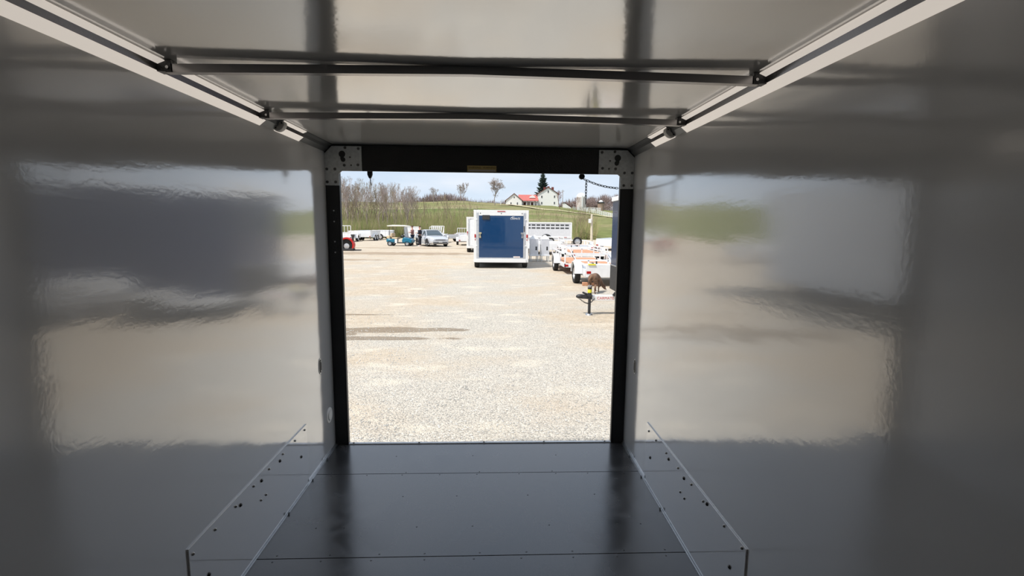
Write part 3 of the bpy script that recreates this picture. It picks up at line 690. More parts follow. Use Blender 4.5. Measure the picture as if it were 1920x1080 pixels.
# livestock trailer
T = thing('livestock_trailer', 'long bare-aluminium livestock trailer with two rows of air slots', 'trailer', (1.2, 50, 0))
MB().box(0, 6.87, 0, 2.1, .45, 2.16).build('body', m_pale, T, bevel=.03)
MB().box(-.02, 6.89, -.03, 2.13, 2.14, 2.28).build('roof_rail', m_white, T, bevel=.02)
MB().box(.0, 6.89, -.03, 0, .70, .82).build('lower_rail', m_wmetal, T)
MB().box(6.80, 6.90, -.04, 2.1, .45, 2.2).build('corner_post', m_wmetal, T)
for zz in (1.92, 1.62):
    for i in range(13): MB().box(.32+.49*i, .32+.49*i+.38, -.012, .004, zz, zz+.13).build('air_slot', m_dark, T)
for i in range(9): MB().box(.5+.7*i, .5+.7*i+.3, -.035, -.028, .73, .78).build('reflector', m_red, T)
MB().lathe([(.0, -.05), (.62, -.05), (.62, .02)], (4.3, 0, .45), 'y', 20, 0, PI).build('wheel_arch', m_dark, T)
for y in (3.95, 4.75):
    o = wheel(T, 0, 0, .36, .22, 1); o.location = (y, -.02, .36); o.rotation_euler = (0, 0, -PI/2)
for y in (3.95, 4.75):
    o = wheel(T, 0, 0, .36, .22, -1); o.location = (y, 2.0, .36); o.rotation_euler = (0, 0, -PI/2)
# back rows on the left
utility('white trailer with a barred ramp gate raised behind the red machine', (-15.95, 53, 0), .0, 3.6, 1.75, m_galv, .5, 'solid', gate=(1.22, 'bars'), solid_h=.3)
utility('white high-sided trailer seen end-on, first right of the barred gate', (-14.75, 57, 0), -.1, 3.4, 1.45, m_galv, .55, 'solid', solid_h=.62, wy=[1.0, 1.8])
utility('white high-sided trailer seen from the side, left of the golf cart', (-12.8, 62.5, 0), PI/2-.25, 2.2, 1.6, m_galv, .5, 'solid', solid_h=.66, wy=[1.0])
utility('low white trailer at the back left edge of the yard', (-15.6, 66.5, 0), PI/2-.2, 3.6, 1.7, m_galv, .5, 'solid', solid_h=.5)
utility('white trailer with plain raised gate just behind the golf cart', (-9.25, 57.5, 0), .1, 3.4, 1.8, m_galv, .5, 'solid', gate=(1.15, 'plain'), solid_h=.4)
utility('white trailer with slanted-slot ramp gate behind the silver car', (-5.8, 52, 0), .0, 3.6, 1.4, m_galv, .5, 'solid', gate=(1.28, 'slots'), solid_h=.4)
utility('white trailer with low gate partly hidden by the silver car roof', (-7.3, 62.5, 0), .1, 3.4, 1.5, m_galv, .5, 'solid', gate=(1.12, 'bars'), solid_h=.4)
utility('grey low trailer right of the silver car', (-4.4, 56, 0), -.5, 3.4, 1.7, m_wood, .5, 'solid', solid_h=.32, paint=m_galv)
utility('white trailer second left of the white cargo trailer', (-3.75, 62.6, 0), .1, 3.4, 1.6, m_galv, .5, 'solid', gate=(1.0, 'bars'), solid_h=.34)
RT = utility('white open trailer immediately left of the white cargo trailer', (-2.45, 46, 0), .05, 3.4, 1.45, m_galv, .55, 'solid', solid_h=.42)
# trailers out to the left, mirrored in the right-hand wall
utility('white open trailer in the left-hand row, nearest', (-11.6, 21, 0), 1.4, 4.4, 2.0, m_wood, .5, 'solid', solid_h=.55, group=None)
utility('white open trailer in the left-hand row, farther', (-12.5, 28, 0), 1.4, 4.4, 2.0, m_galv, .5, 'solid', solid_h=.55, group=None)

# ================================================================== RED MACHINE far left
T = thing('trencher', 'red machine with round guard and black mast at far left', 'machine', (-10.5, 36, 0))
MB().lathe([(.44,-.22),(.54,-.22),(.56,0),(.54,.22),(.44,.22)], (-.05, 0, .42), 'y', 20, -.5, PI*.8).build('curved_guard', m_redp, T, True)
MB().lathe([(.0,-.10),(.40,-.10),(.42,0),(.40,.10),(.0,.10)], (-.05, 0, .44), 'y', 20).build('drum', m_tyre, T, True)
MB().lathe([(.2,-.13),(.0,-.16)], (-.05, 0, .34), 'y', 16).build('hub', m_rim, T, True)
MB().box(-.7, .45, -.3, .3, .02, .16).build('skid_base', m_dark, T, bevel=.02)
MB().bar((.40, 0, .1), (.38, 0, 1.12), .12, .12).bar((.24, 0, 1.14), (.52, 0, 1.14), .08, .08).bar((.28, 0, 1.1), (.36, 0, .92), .05, .05).bar((.5, 0, 1.1), (.42, 0, .92), .05, .05).build('mast', m_dark, T, bevel=.01)
MB().box(.30, .95, -.12, .12, .03, .09).build('outrigger', m_dark, T, bevel=.01)
MB().box(-.75, -.35, -.28, .28, .3, .8).build('engine_cover', m_redp, T, bevel=.04)

# ================================================================== GOLF CART
T = thing('golf_cart', 'teal golf cart with cream roof and beige seat in the yard', 'golf cart', (-8.33, 44.6, 0), -.12)
def rbox(name, m, x0, x1, y0, y1, z0, z1, bev, par=T): return MB().box(x0, x1, y0, y1, z0, z1).build(name, m, par, True, bevel=bev)
MB().prism([(.35,.30),(1.18,.28),(1.22,.52),(1.05,.66),(.60,.80),(.42,.76),(.30,.5)], 'y', -.58, .58).build('front_cowl', m_teal, T, True, bevel=.07)
MB().prism([(-1.1,.34),(-.35,.30),(-.30,.62),(-.95,.66),(-1.12,.58)], 'y', -.58, .58).build('rear_body', m_teal, T, True, bevel=.06)
rbox('floor_pan', m_dark, -.5, .5, -.55, .55, .24, .32, .02)
rbox('seat', m_beige, -.62, -.12, -.52, .52, .62, .76, .05); rbox('seat_back', m_beige, -.72, -.60, -.52, .52, .78, 1.14, .05)
rbox('bag_well', m_beige, -1.12, -.75, -.45, .45, .64, .92, .05)
for x in (-.78, .62):
    for s in (-1, 1): MB().cyl((x, s*.5, .6), (x-.04 if x < 0 else x-.14, s*.5, 1.76), .02, n=8).build('roof_post', m_dark, T)
MB().prism([(-1.0,1.74),(.78,1.74),(.80,1.80),(.2,1.86),(-.5,1.87),(-1.02,1.81)], 'y', -.6, .6).build('roof', m_cream, T, True, bevel=.03)
MB().prism([(.56,.82),(.585,.82),(.50,1.70),(.475,1.70)], 'y', -.5, .5).build('windshield', mat('pale_windshield', (.6,.6,.6), .15), T)
MB().lathe([(.17,-.012),(.185,0),(.17,.012),(.155,0),(.17,-.012)], (0,0,0), 'z', 16).rot(-.9, 'Y').mov((.25, -.25, .98)).build('steering_wheel', m_dark, T, True)
rbox('cooler_bag', m_dark, .12, .48, -.3, .3, .74, .98, .08)
for x in (-.80, .78):
    for s in (-1, 1):
        o = wheel(T, 0, 0, .23, .2, 1 if s > 0 else -1); o.location = (x, s*.48, .23); o.rotation_euler = (0, 0, PI/2)
rbox('sheet', m_white, -.32, -.1, -.6, -.56, .26, .62, .01)

# ================================================================== SILVER CAR
T = thing('car', 'silver sedan facing the viewer behind the person in navy', 'car', (-5.62, 45.2, 0), -(PI/2-.46)+.0)
def loft(st, name, m, par, n=9):
    b_ = MB(); k = None
    for (x, zb, zs, zt, hw, tw) in st:
        half = [(0, zb), (hw*.75, zb), (hw*.95, zb+.06), (hw, (zb+zs)/2), (hw*.99, zs), (hw*.93, zs+(zt-zs)*.6), (tw, zt-.01), (tw*.6, zt+.012), (0, zt+.02)]
        ring = half+[(-y, z) for y, z in half[-2:0:-1]]; k = len(ring)
        b_.v += [Vector((x, y, z)) for y, z in ring]
    m_ = len(st)
    for i in range(m_-1): b_.f += [[i*k+j, i*k+(j+1)%k, (i+1)*k+(j+1)%k, (i+1)*k+j] for j in range(k)]
    b_.f += [list(range(k)), list(range((m_-1)*k, m_*k))]
    return b_.build(name, m, par, True)
loft([(-2.40,.42,.66,.92,.62,.55),(-2.30,.28,.72,1.04,.78,.66),(-2.0,.24,.78,1.07,.87,.70),(-1.3,.22,.80,1.06,.905,.74),(-.3,.2,.80,1.0,.91,.76),(.7,.2,.78,.97,.91,.76),(1.05,.2,.76,.96,.90,.76),(1.7,.22,.70,.86,.88,.72),(2.1,.24,.66,.82,.84,.68),(2.32,.24,.60,.75,.78,.62),(2.42,.30,.54,.67,.68,.56)], 'body', m_car, T)
def cab(st, name, m, shr=0):
    b_ = MB()
    for x, zb, hb, zt, ht in st: b_.v += [Vector((x, -hb, zb)), Vector((x, -ht, zt)), Vector((x, -ht*.6, zt+.025)), Vector((x, ht*.6, zt+.025)), Vector((x, ht, zt)), Vector((x, hb, zb))]
    for i in range(len(st)-1): b_.f += [[i*6+j, i*6+j+1, i*6+7+j, i*6+6+j] for j in range(5)]
    b_.f += [list(range(6)), list(range((len(st)-1)*6, len(st)*6))]
    return b_.build(name, m, T, True)
cab([(-1.95,1.0,.72,1.03,.68),(-1.15,1.0,.80,1.39,.64),(-.4,.98,.82,1.45,.63),(.25,.96,.82,1.42,.62),(1.05,.92,.78,.96,.72)], 'windows', m_glass)
cab([(-1.28,1.35,.66,1.385,.64),(-.4,1.43,.655,1.465,.63),(.32,1.39,.645,1.43,.62)], 'roof', m_car)
for s in (-1, 1):
    for p0, p1 in (((.30, s*.61, 1.40), (1.12, s*.79, .95)), ((-1.2, s*.625, 1.38), (-1.95, s*.74, 1.02)), ((-.25, s*.63, 1.42), (-.2, s*.82, .97))): MB().bar(p0, p1, .06, .05).build('pillar', m_car, T, bevel=.01)
    MB().sph((.85, s*.98, 1.0), (.09, .12, .07)).build('mirror', m_car, T, True)
    MB().box(-2.0, 2.0, *sorted((s*.885, s*.915)), .2, .27).build('sill_trim', m_car, T)
    MB().sph((2.20, s*.66, .68), (.20, .15, .06)).build('headlight', m_whitep, T, True)
    for x in (-1.38, 1.40):
        MB().cyl((x, s*.86, .34), (x, s*.914, .34), .385, n=24).build('wheel_arch', m_dark, T)
        o = wheel(T, 0, 0, .335, .21, 1 if s > 0 else -1); o.location = (x, s*.83, .335); o.rotation_euler = (0, 0, PI/2)
MB().box(2.38, 2.435, -.46, .46, .575, .625).build('grille', m_dark, T, True)
MB().box(2.34, 2.432, -.66, .66, .30, .40).build('lower_grille', m_dark, T, True)
MB().box(2.43, 2.46, -.16, .16, .38, .47).build('plate', m_whitep, T)
MB().tube([(2.445, .07*math.cos(q), .60+.045*math.sin(q)) for q in [2*PI*i/16 for i in range(16)]], .008, 6, True).build('badge', m_steel, T, True)

# ================================================================== PEOPLE
def person(label, loc, rz, top, legs, hair, shoe, bent, hatm=None):
    P = thing('person', label, 'person', loc, rz)        # facing local +x
    nodes = [((0,0,.98),.13),((0,0,1.12),.125),((.01,0,1.30),.15),((0,0,1.44),.11),((.01,0,1.53),.05),((.02,0,1.60),.075),((.02,0,1.69),.095),((.01,0,1.77),.07)]
    E = [(0,1),(1,2),(2,3),(3,4),(4,5),(5,6),(6,7)]
    def add(par, p, r): nodes.append((p, r)); E.append((par, len(nodes)-1)); return len(nodes)-1
    for s in (-1, 1):
        a = add(3, (0,s*.17,1.43), .065); a = add(a, (-.02,s*.22,1.18), .048); el = bent[0 if s < 0 else 1]
        wr = (.22, s*.13, 1.20) if el else (.06, s*.23, .94)
        a = add(a, wr, .033); hd = (Vector(wr)+(Vector((.07, -s*.02, .01)) if el else Vector((.02, 0, -.08)))); a = add(a, tuple(hd), (.035, .02))
        dr = Vector((1, 0, .0)) if el else Vector((.15, 0, -1)); sp = Vector((0, 0, 1)) if el else Vector((1, 0, 0))
        for k, ln in enumerate((.07, .08, .075, .06)):
            q = hd+sp*(.024-.016*k)+dr*.03; b1 = add(a, tuple(q), .0095); add(b1, tuple(q+dr*ln*.6+Vector((0,-s*.012,-.004))), .0085)
        q = hd+Vector((.01, -s*.03, .01)); b1 = add(a, tuple(q), .011); add(b1, tuple(q+dr*.04+Vector((0,-s*.01,0))), .009)
        h = add(0, (0,s*.09,.92), .10); k = add(h, (.02,s*.10,.50), .065); an = add(k, (0,s*.10,.10), .045); add(an, (.02,s*.10,.05), .045); add(len(nodes)-1, (.14,s*.11,.035), .038)
    skin('body', nodes, E, m_skin, P, 1)
    ns = [((0,0,.98),.165),((0,0,1.12),.155),((.01,0,1.30),.18),((0,0,1.45),.125)]; E2 = [(0,1),(1,2),(2,3)]
    for s in (-1, 1):
        ns += [((0,s*.18,1.43),.085),((-.02,s*.225,1.18),.066),((.17,s*.15,1.195) if bent[0 if s < 0 else 1] else (.04,s*.23,.98),.05)]; k = len(ns); E2 += [(3,k-3),(k-3,k-2),(k-2,k-1)]
    skin('top', ns, E2, top, P, 1)
    nl = [((0,0,.97),.15)]; E3 = []
    for s in (-1, 1):
        nl += [((0,s*.09,.90),.118),((.02,s*.10,.50),.085),((0,s*.10,.11),.065)]; k = len(nl); E3 += [(0,k-3),(k-3,k-2),(k-2,k-1)]
    skin('trousers', nl, E3, legs, P, 1)
    MB().sph((.005,0,1.725), (.105,.09,.09), z0=-.15).build('hair', hair, P, True)
    MB().sph((.118,0,1.655), (.018,.014,.02), 8, 6).build('nose', m_skin, P, True)
    for s in (-1, 1):
        MB().sph((.105,s*.034,1.69), .011, 8, 6).build('eye', m_dark, P); MB().sph((.02,s*.093,1.675), (.02,.01,.03), 8, 6).build('ear', m_skin, P, True)
        MB().sph((.07,s*.105,.05), (.14,.055,.055), z0=-.9).build('shoe', shoe, P, True)
    MB().box(.098,.108,-.022,.022,1.612,1.618).build('mouth', m_redp, P)
    if hatm: MB().sph((.0,0,1.75), (.115,.10,.085), z0=-.1).sph((.12,0,1.745), (.08,.07,.012)).build('cap', hatm, P, True)
    return P
person('person in a plaid shirt and jeans standing behind the golf cart', (-7.45, 46.0, 0), PI*.95, m_plaid, m_denim, m_hair, m_dark, (1, 1), m_hair)
pp = person('person in a navy jacket and dark trousers standing by the silver car', (-6.42, 43.7, 0), PI*.9, m_navyc, mat('dark_trousers', srgb(30,32,44), .8), m_hair, m_shoe, (0, 1))
MB().lathe([(.165,.90),(.175,.93),(.168,.96)], (0,0,0), 'z', 16).build('shirt_hem', m_white, pp, True)

# ================================================================== DOG (rump to the viewer, nose to the ground on the right)
Dg = thing('dog', 'brown dog sniffing the ground beside the white trailers', 'dog', (2.98, 14.05, 0), 1.05)   # body along local +x
nd = [((0,0,.50),(.095,.10)), ((.16,0,.51),(.075,.085)), ((.34,0,.48),(.09,.12)), ((.46,0,.45),(.085,.12)), ((.56,-.03,.38),(.055,.06)), ((.64,-.07,.27),(.045,.05)), ((.68,-.10,.17),(.055,.055)), ((.73,-.13,.105),(.038,.04)), ((.79,-.16,.05),(.026,.027)), ((-.08,0,.50),(.07,.075)), ((-.13,.02,.49),.026), ((-.16,.05,.40),.02), ((-.15,.08,.28),.013)]
Ed = [(0,1),(1,2),(2,3),(3,4),(4,5),(5,6),(6,7),(7,8),(0,9),(9,10),(10,11),(11,12)]
for s in (-1, 1):
    k = len(nd); off = .07*s
    nd += [((-.02,s*.085,.42),.075), ((.07+off*.4,s*.095,.29),.044), ((-.07+off*.4,s*.10,.17),.022), ((-.04+off*.4,s*.10,.03),.018), ((.0+off*.4,s*.10,.018),.022)]; Ed += [(0,k),(k,k+1),(k+1,k+2),(k+2,k+3),(k+3,k+4)]
    k = len(nd)
    nd += [((.43,s*.075,.36),.05), ((.40+off,s*.08,.24),.030), ((.44+off*1.5,s*.08,.12),.020), ((.44+off*1.6,s*.08,.03),.018), ((.48+off*1.6,s*.08,.018),.022)]; Ed += [(3,k),(k,k+1),(k+1,k+2),(k+2,k+3),(k+3,k+4)]
skin('body', nd, Ed, m_fur, Dg, 2)
for s in (-1, 1):
    MB().sph((.665,-.10+s*.062,.165), (.03,.014,.055)).rot(.35*s, 'X', (.665,-.10+s*.062,.2)).build('ear', m_hair, Dg, True)
    MB().sph((.725,-.125+s*.03,.13), .008, 8, 6).build('eye', m_dark, Dg)
MB().sph((.812,-.17,.045), (.016,.016,.013), 8, 6).build('nose', m_dark, Dg)

# ================================================================== TREES
def tree_mesh(name, seed, H, depth=6, ang=34, r0=.11, bare=.25, shrink=.74, rmin=.012, upw=.10, lean=.08, sides=2):
    rnd = random.Random(seed); b_ = MB()
    def turn(d, deg):
        a = d.orthogonal().normalized(); a = Matrix.Rotation(rnd.uniform(0, 2*PI), 3, d) @ a
        return ((Matrix.Rotation(math.radians(deg), 3, a) @ d)+Vector((0,0,upw))).normalized()
    def grow(p, d, ln, r, dep):
        n = 3 if dep > 1 else 2; cur = p; r1 = max(r*.72, rmin*.7)
        for i in range(n):
            d = turn(d, rnd.uniform(2, 11)); q = cur+d*ln/n
            b_.cyl(cur, q, r+(r1-r)*i/n, r+(r1-r)*(i+1)/n, 5 if r > .06 else 3, False); cur = q
            if 0 < dep < depth and i < n-1 and rnd.random() < .6: grow(cur, turn(d, rnd.uniform(30, 60)), ln*.6, max(r*.5, rmin), max(dep-2, 0))
        if dep > 0:
            for k in range(sides): grow(cur, turn(d, ang*rnd.uniform(.5, 1.25)), ln*shrink*rnd.uniform(.8, 1.1), max(r1*.78, rmin), dep-1)
    grow(Vector((0,0,-.15)), Vector((rnd.gauss(0,lean), rnd.gauss(0,lean), 1)).normalized(), H*bare, r0, depth)
    k = H/max(p.z for p in b_.v); b_.v = [p*k for p in b_.v]
    return b_
def mesh_of(b_, name, m):
    o = b_.build(name, m); me = o.data; bpy.data.objects.remove(o); return me
protos = [mesh_of(tree_mesh('bare_tree', i, 8.6, depth=6, ang=26, r0=.075, bare=.34, rmin=.011, upw=.13, shrink=.66), 'bare_tree', m_bark if i % 3 else m_bark2) for i in range(6)]
saplings = [mesh_of(tree_mesh('bare_sapling', 40+i, 4.6, depth=4, ang=26, r0=.04, bare=.33, rmin=.010, upw=.14, shrink=.68), 'bare_sapling', m_bark2) for i in range(4)]
rt = random.Random(3)
def plant(me, name, x, y, s, label, cat, group=None):
    o = bpy.data.objects.new(name, me); col.objects.link(o); o.location = (x, y, hill(x, y)-.05); o.rotation_euler = (0, 0, rt.random()*6.28); o.scale = (s*rt.uniform(.9,1.15),)*2+(s,)
    return tag(o, label, cat, group)
for i in range(62):
    px = 640+(rt.random()**1.1)*132; y = rt.uniform(71, 92); x = .08+(px-919)/914*y
    plant(protos[i % 6], 'bare_tree', x, y, rt.uniform(.80, 1.06)*(1-.18*(px-640)/132), 'tall bare tree in the leafless wood behind the left-hand white trailers', 'tree', 'bare trees of the wood')
for i in range(110):
    px = 640+rt.random()*250; y = rt.uniform(70, 104); x = .08+(px-919)/914*y
    plant(saplings[i % 4], 'bare_sapling', x, y, rt.uniform(.7, 1.25), 'short bare sapling on the brushy bank left of the white cargo trailer', 'tree', 'saplings on the bank')
for i in range(26):
    px = 1072+rt.random()*34; y = rt.uniform(70, 86); x = .08+(px-919)/914*y
    plant(saplings[i % 4], 'bare_sapling', x, y, rt.uniform(.6, 1.0), 'bare sapling in the thicket between livestock trailer and wooden post', 'tree', 'saplings by the wooden post')
for i in range(14):
    px = 990+rt.random()*75; y = rt.uniform(84, 108); x = .08+(px-919)/914*y
    plant(saplings[i % 4], 'bare_sapling', x, y, rt.uniform(.5, .8), 'bare sapling on the slope above the livestock trailer', 'tree', 'saplings above the livestock trailer')
bt = mesh_of(tree_mesh('bare_tree', 91, 11.2, depth=6, ang=38, r0=.20, bare=.25, rmin=.03, upw=.07, shrink=.76, lean=.02, sides=3), 'bare_tree', m_bark)
bt2 = mesh_of(tree_mesh('bare_tree', 17, 9.0, depth=5, ang=28, r0=.14, bare=.3, rmin=.028, upw=.11, shrink=.74, sides=3), 'bare_tree', m_bark)
m_bark3 = mat('reddish_bark', srgb(138, 100, 90), .9)
bt3 = mesh_of(tree_mesh('bare_tree', 23, 7.5, depth=6, ang=34, r0=.10, bare=.22, rmin=.022, upw=.10, shrink=.72), 'bare_tree', m_bark3)
plant(bt, 'bare_tree', .6, 205, 1.0, 'lone wide bare tree on the crest left of the farmhouse', 'tree')
plant(bt2, 'bare_tree', -12.2, 205, .95, 'forked bare tree on the crest above the white cargo trailer, right of its pair', 'tree')
plant(bt2, 'bare_tree', -13.6, 207, .85, 'slim bare tree on the crest above the white cargo trailer, left of its pair', 'tree')
plant(bt2, 'bare_tree', -24.8, 205, .75, 'small bare tree on the crest above the brown woodland', 'tree')
plant(bt3, 'bare_tree', 26.6, 196, 1.0, 'reddish bare tree standing in front of the farmhouse corner', 'tree')
plant(bt3, 'bare_tree', 33.6, 200, .8, 'reddish bare tree in front of the pale silo', 'tree')
# brush along the bank (uncountable twigs)
bs = MB(); bs2 = MB()
for i in range(17000):
    px = 636+rt.random()**1.25*262 if rt.random() < .88 else rt.uniform(1070, 1112)
    y = 68.5+38*rt.random()**1.7; x = .08+(px-919)/914*y; z = hill(x, y)-.05; h = rt.uniform(.5, 2.6); d_ = Vector((rt.gauss(0,.28), rt.gauss(0,.25), 1))
    (bs if i % 3 else bs2).cyl((x,y,z), Vector((x,y,z))+d_*h, rt.uniform(.012,.028), .004, 3, False)
tag(bs.build('brush', m_brush), 'tan leafless brush covering the bank behind the yard', 'brush', kind='stuff')
tag(bs2.build('brush', m_brushg), 'greenish budding brush mixed into the bank behind the yard', 'brush', kind='stuff')
# far woodland beyond the crest: massed bare crowns seen as a haze of twigs
def woodland(label, spots):
    b_ = MB()
    for x0, x1, y, z0, z1, n in spots:
        for i in range(n):
            x = x0+(x1-x0)*(i+rt.random())/n; u = (x-x0)/(x1-x0); h = z0+(z1-z0)*(math.sin(PI*min(1,max(0,u)))**.6)*rt.uniform(.86,1.06); r = rt.uniform(2.2,3.6); yy = y+rt.uniform(-12,12)
            b_.cyl((x, yy, -8), (x, yy, h-r), .35, .15, 4, False)
            for k in range(120):
                v = Vector((rt.gauss(0,1), rt.gauss(0,1), rt.gauss(.1,1))).normalized()*r*rt.random()**.4; v.z *= 1.5
                p = Vector((x, yy, h-r*1.5))+v; q = p+(Vector((v.x*.35, v.y*.35, abs(v.z)*.25))+Vector((rt.gauss(0,.3), rt.gauss(0,.3), rt.uniform(.7,1.6))))
                b_.cyl(p, q, .11, .03, 3, False)
            for k in range(70):
                p = Vector((x+rt.uniform(-2.5,2.5), yy, rt.uniform(z0-9, h-r))); b_.cyl(p, p+Vector((rt.gauss(0,.6), 0, rt.uniform(1.5,3))), .14, .05, 3, False)
    return tag(b_.build('woodland', m_woods), label, 'woodland', kind='stuff')
woodland('distant brown woodland rising behind the crest left of centre', [(-68, -50, 350, 17.5, 19.5, 12), (-53, -16, 350, 17.5, 22.5, 34)])
woodland('distant brown woodland behind the farmhouse and silos', [(2, 34, 330, 15.0, 18.0, 24), (44, 74, 330, 16, 18.5, 26), (60, 112, 350, 18, 23, 42), (-18, 6, 330, 15.5, 17, 16)])
# spruce
T = thing('spruce', 'tall dark spruce behind the farmhouse roof', 'tree', (23.9, 240, 9.5))
MB().cyl((0,0,-1), (0,0,18.6), .35, .04, 8).build('trunk', m_bark, T)
sp = MB()
for k in range(22):
    z = 3.2+15.0*k/21; R = 6.0*(1-k/22.3)**.8*(.85 if k % 3 == 0 else 1.05)
    for j in range(11):
        a_ = 2*PI*(j+rt.random()*.7)/11+k; ln = R*rt.uniform(.75, 1.12); dr = Vector((math.cos(a_), math.sin(a_), 0)); sd_ = Vector((-dr.y, dr.x, 0))
        p0 = Vector((0,0,z)); p1 = p0+dr*ln*.55+Vector((0,0,-.22*ln)); p2 = p0+dr*ln+Vector((0,0,-.12*ln)); wv = .22+.10*ln
        sp.add([p0, p1-sd_*wv+Vector((0,0,-.25)), p1+sd_*wv+Vector((0,0,-.25)), p2, p1+Vector((0,0,.2)), p1+Vector((0,0,-.55))], [(0,1,4),(0,4,2),(1,3,4),(4,3,2),(0,5,1),(0,2,5),(1,5,3),(5,2,3)])
sp.build('boughs', m_needle, T)

# ================================================================== FARM
T = thing('farmhouse', 'white farmhouse with tall gable and low red-roofed wing on the hill', 'house', (20.6, 221, 10.3))
MB().prism([(-.7,-.6),(8.5,-.6),(8.5,5.5),(3.9,8.3),(-.7,5.5)], 'y', 0, 12).build('main_wall', m_house, T)
r = MB()
for a_, c in (((3.9,8.35),(-1.2,5.25)), ((3.9,8.35),(9.0,5.25))):
    r.prism([a_, c, (c[0], c[1]+.3), (a_[0], a_[1]+.32)], 'y', -.35, 12.3)
r.build('main_roof', m_roofd, T)
for y, x in ((.4, 5.9), (4, 4.4), (9, 3.2)): MB().box(x-.5, x+.5, y, y+.9, 6.5, 9.2 if x < 5 else 8.6).build('chimney', m_brick, T)
for x, z in ((1.0,4.3),(6.7,4.4),(1.0,1.5),(6.7,1.6),(3.85,6.6)):
    w_ = MB().box(x-.32, x+.32, -.08, .05, z-.55, z+.55).build('window', m_white, T); MB().box(x-.26, x+.26, -.10, -.08, z-.48, z+.48).build('pane', m_pane, w_)
MB().prism([(-15.1,-.5),(-8.2,-.5),(-8.2,2.2),(-11.6,5.0),(-15.1,2.2)], 'y', -6, 4).build('wing_gable', m_house, T)
r = MB()
for a_, c in (((-11.6,5.05),(-15.6,1.85)), ((-11.6,5.05),(-7.7,1.85))): r.prism([a_, c, (c[0], c[1]+.28), (a_[0], a_[1]+.3)], 'y', -6.3, 4.2)
r.build('wing_gable_roof', m_roofd, T)
for x, z in ((-13.0,.9),(-10.2,.9),(-11.6,3.6)):
    h_ = .6 if z < 2 else .35
    w_ = MB().box(x-.3, x+.3, -6.08, -5.95, z-h_, z+h_).build('window', m_white, T); MB().box(x-.22, x+.22, -6.1, -6.08, z-h_+.08, z+h_-.08).build('pane', m_pane, w_)
MB().box(-8.2, -.7, .5, 8, -.5, 2.2).build('wing_wall', m_house, T)
MB().prism([(-3.0,2.15),(-3.0,2.4),(4.5,5.35),(4.5,5.1)], 'x', -9.3, -.7).build('wing_roof', m_roofr, T)
MB().prism([(-6.0+1.4,3.7),(-3.2+1.4,3.7),(-3.6+1.4,4.4),(-4.6+1.4,4.95),(-5.6+1.4,4.4)], 'y', -.4, 3.5).build('dormer', m_house, T)
for x in (-7.6,-5.9,-4.2,-2.6,-1.2): MB().box(x-.12, x+.12, -2.7, -2.46, -.5, 2.3).build('porch_post', m_white, T)
for x in (-6.6,-3.3): 
    w_ = MB().box(x-.45, x+.45, .42, .52, -.3, 1.7).build('door', m_roofd, T)
MB().box(-8.1, -.8, -2.75, -2.55, -.5, .15).build('hedge', m_needle, T)
T = thing('shed', 'small white shed with sloped roof right of the farmhouse', 'shed', (32.0, 219, 9.2))
MB().prism([(-1.0,-.2),(2.6,-.2),(2.6,.7),(-.2,2.6),(-1.0,2.6)], 'y', 0, 4).build('wall', m_house, T)
MB().prism([(-1.2,2.6),(-.1,2.75),(2.9,.72),(2.9,.95),(-.1,2.95),(-1.2,2.85)], 'y', -.2, 4.2).build('roof', m_roofd, T)
T = thing('silo', 'tall pale domed silo right of the farmhouse', 'silo', (39.6, 222, 8.6))
MB().cyl((0,0,-.5), (0,0,6.0), 2.25, n=28).build('wall', m_silo, T, True); MB().sph((0,0,6.0), (2.25,2.25,2.0), 28, 12, z0=0.).build('dome', m_white, T, True)
MB().box(-.28, .28, -2.55, -2.2, -.3, 6.6).build('chute', m_whitep, T)
for i in range(7): MB().lathe([(2.26, .2+.85*i), (2.30, .24+.85*i), (2.26, .28+.85*i)], (0,0,0), 'z', 28).build('hoop', m_gusset, T)
T = thing('silo', 'short tan silo with small pale dome at the right', 'silo', (47.9, 219, 8.2))
MB().cyl((0,0,-.5), (0,0,3.7), 1.4, n=24).build('wall', m_silob, T, True); MB().cyl((0,0,3.7), (0,0,4.2), 1.65, n=24).build('rim', m_dark, T, True)
MB().sph((0,0,4.2), (.95,.95,.9), 20, 8, z0=0.).build('dome', m_white, T, True)
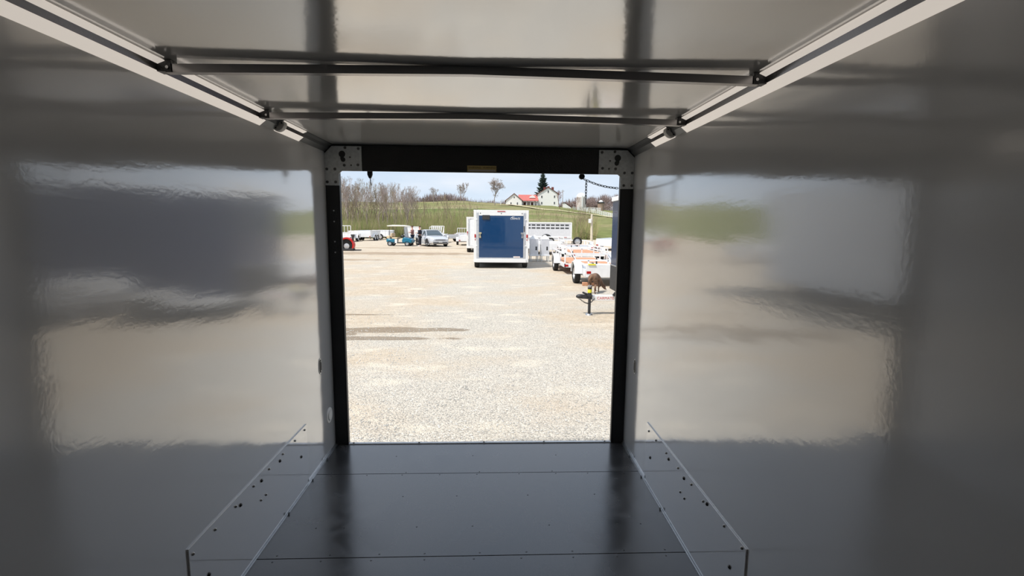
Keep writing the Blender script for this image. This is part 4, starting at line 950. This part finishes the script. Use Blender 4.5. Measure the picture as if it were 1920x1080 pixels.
T = thing('utility_pole', 'thin dark pole beside the farmhouse', 'pole', (30.3, 216, 10.2)); MB().cyl((0,0,-.4), (0,0,7.2), .16, .11, 8).build('shaft', m_bark, T); MB().bar((-.7,0,6.6), (.7,0,6.6), .12, .14).build('crossarm', m_bark, T)
T = thing('marker_post', 'short white post on the crest left of the farmhouse', 'post', (3.1, 212, hill(3.1,212)-.3)); MB().box(-.12,.12,-.12,.12,0,1.9).build('shaft', m_white, T); MB().box(-.2,.2,-.2,.2,1.9,2.05).build('cap', m_white, T)
def fence(label, pts, n, h):
    T = thing('rail_fence', label, 'fence', (pts[0][0], pts[0][1], hill(*pts[0]))); O = Vector(T.location); P = []
    tot = len(pts)-1
    for i in range(n+1):
        u = i/n*tot; k = min(int(u), tot-1); q = u-k; x = pts[k][0]+(pts[k+1][0]-pts[k][0])*q; y = pts[k][1]+(pts[k+1][1]-pts[k][1])*q
        P.append(Vector((x, y, hill(x, y)))-O)
    for p in P: MB().box(p.x-.09, p.x+.09, p.y-.09, p.y+.09, p.z-.3, p.z+h).build('post', m_white, T)
    for k in range(4):
        r = MB(); zz = h*(.2+.25*k)
        for a_, c in zip(P, P[1:]): r.bar(a_+Vector((0,-.1,zz)), c+Vector((0,-.1,zz)), .05, .15)
        r.build('rail', m_white, T)
fence('white rail fence coming down the hill to the right', [(35.3,206),(37.2,184.8),(36.0,160),(34.6,140)], 18, 1.35)
fence('white rail fence behind it near the tall silo', [(33.5,207),(40.5,214),(46.5,213)], 9, 1.35)
# wooden post with white meter box, and wire
T = thing('utility_post', 'pale wooden post with white meter box at the back right', 'post', (9.75, 48, 0))
MB().cyl((0,0,0), (-.05,0,3.1), .13, .10, 12).build('shaft', m_post, T, True)
MB().box(-.36, -.10, -.2, .05, 2.22, 2.62).build('meter_box', m_white, T, bevel=.02)
MB().tube([(-.9+.1*i+ .0, 0, 1.35-.02*i+.25*((i-25)/25)**2-.25) for i in range(0, 50)], .012, 5).build('wire', m_wire, T)
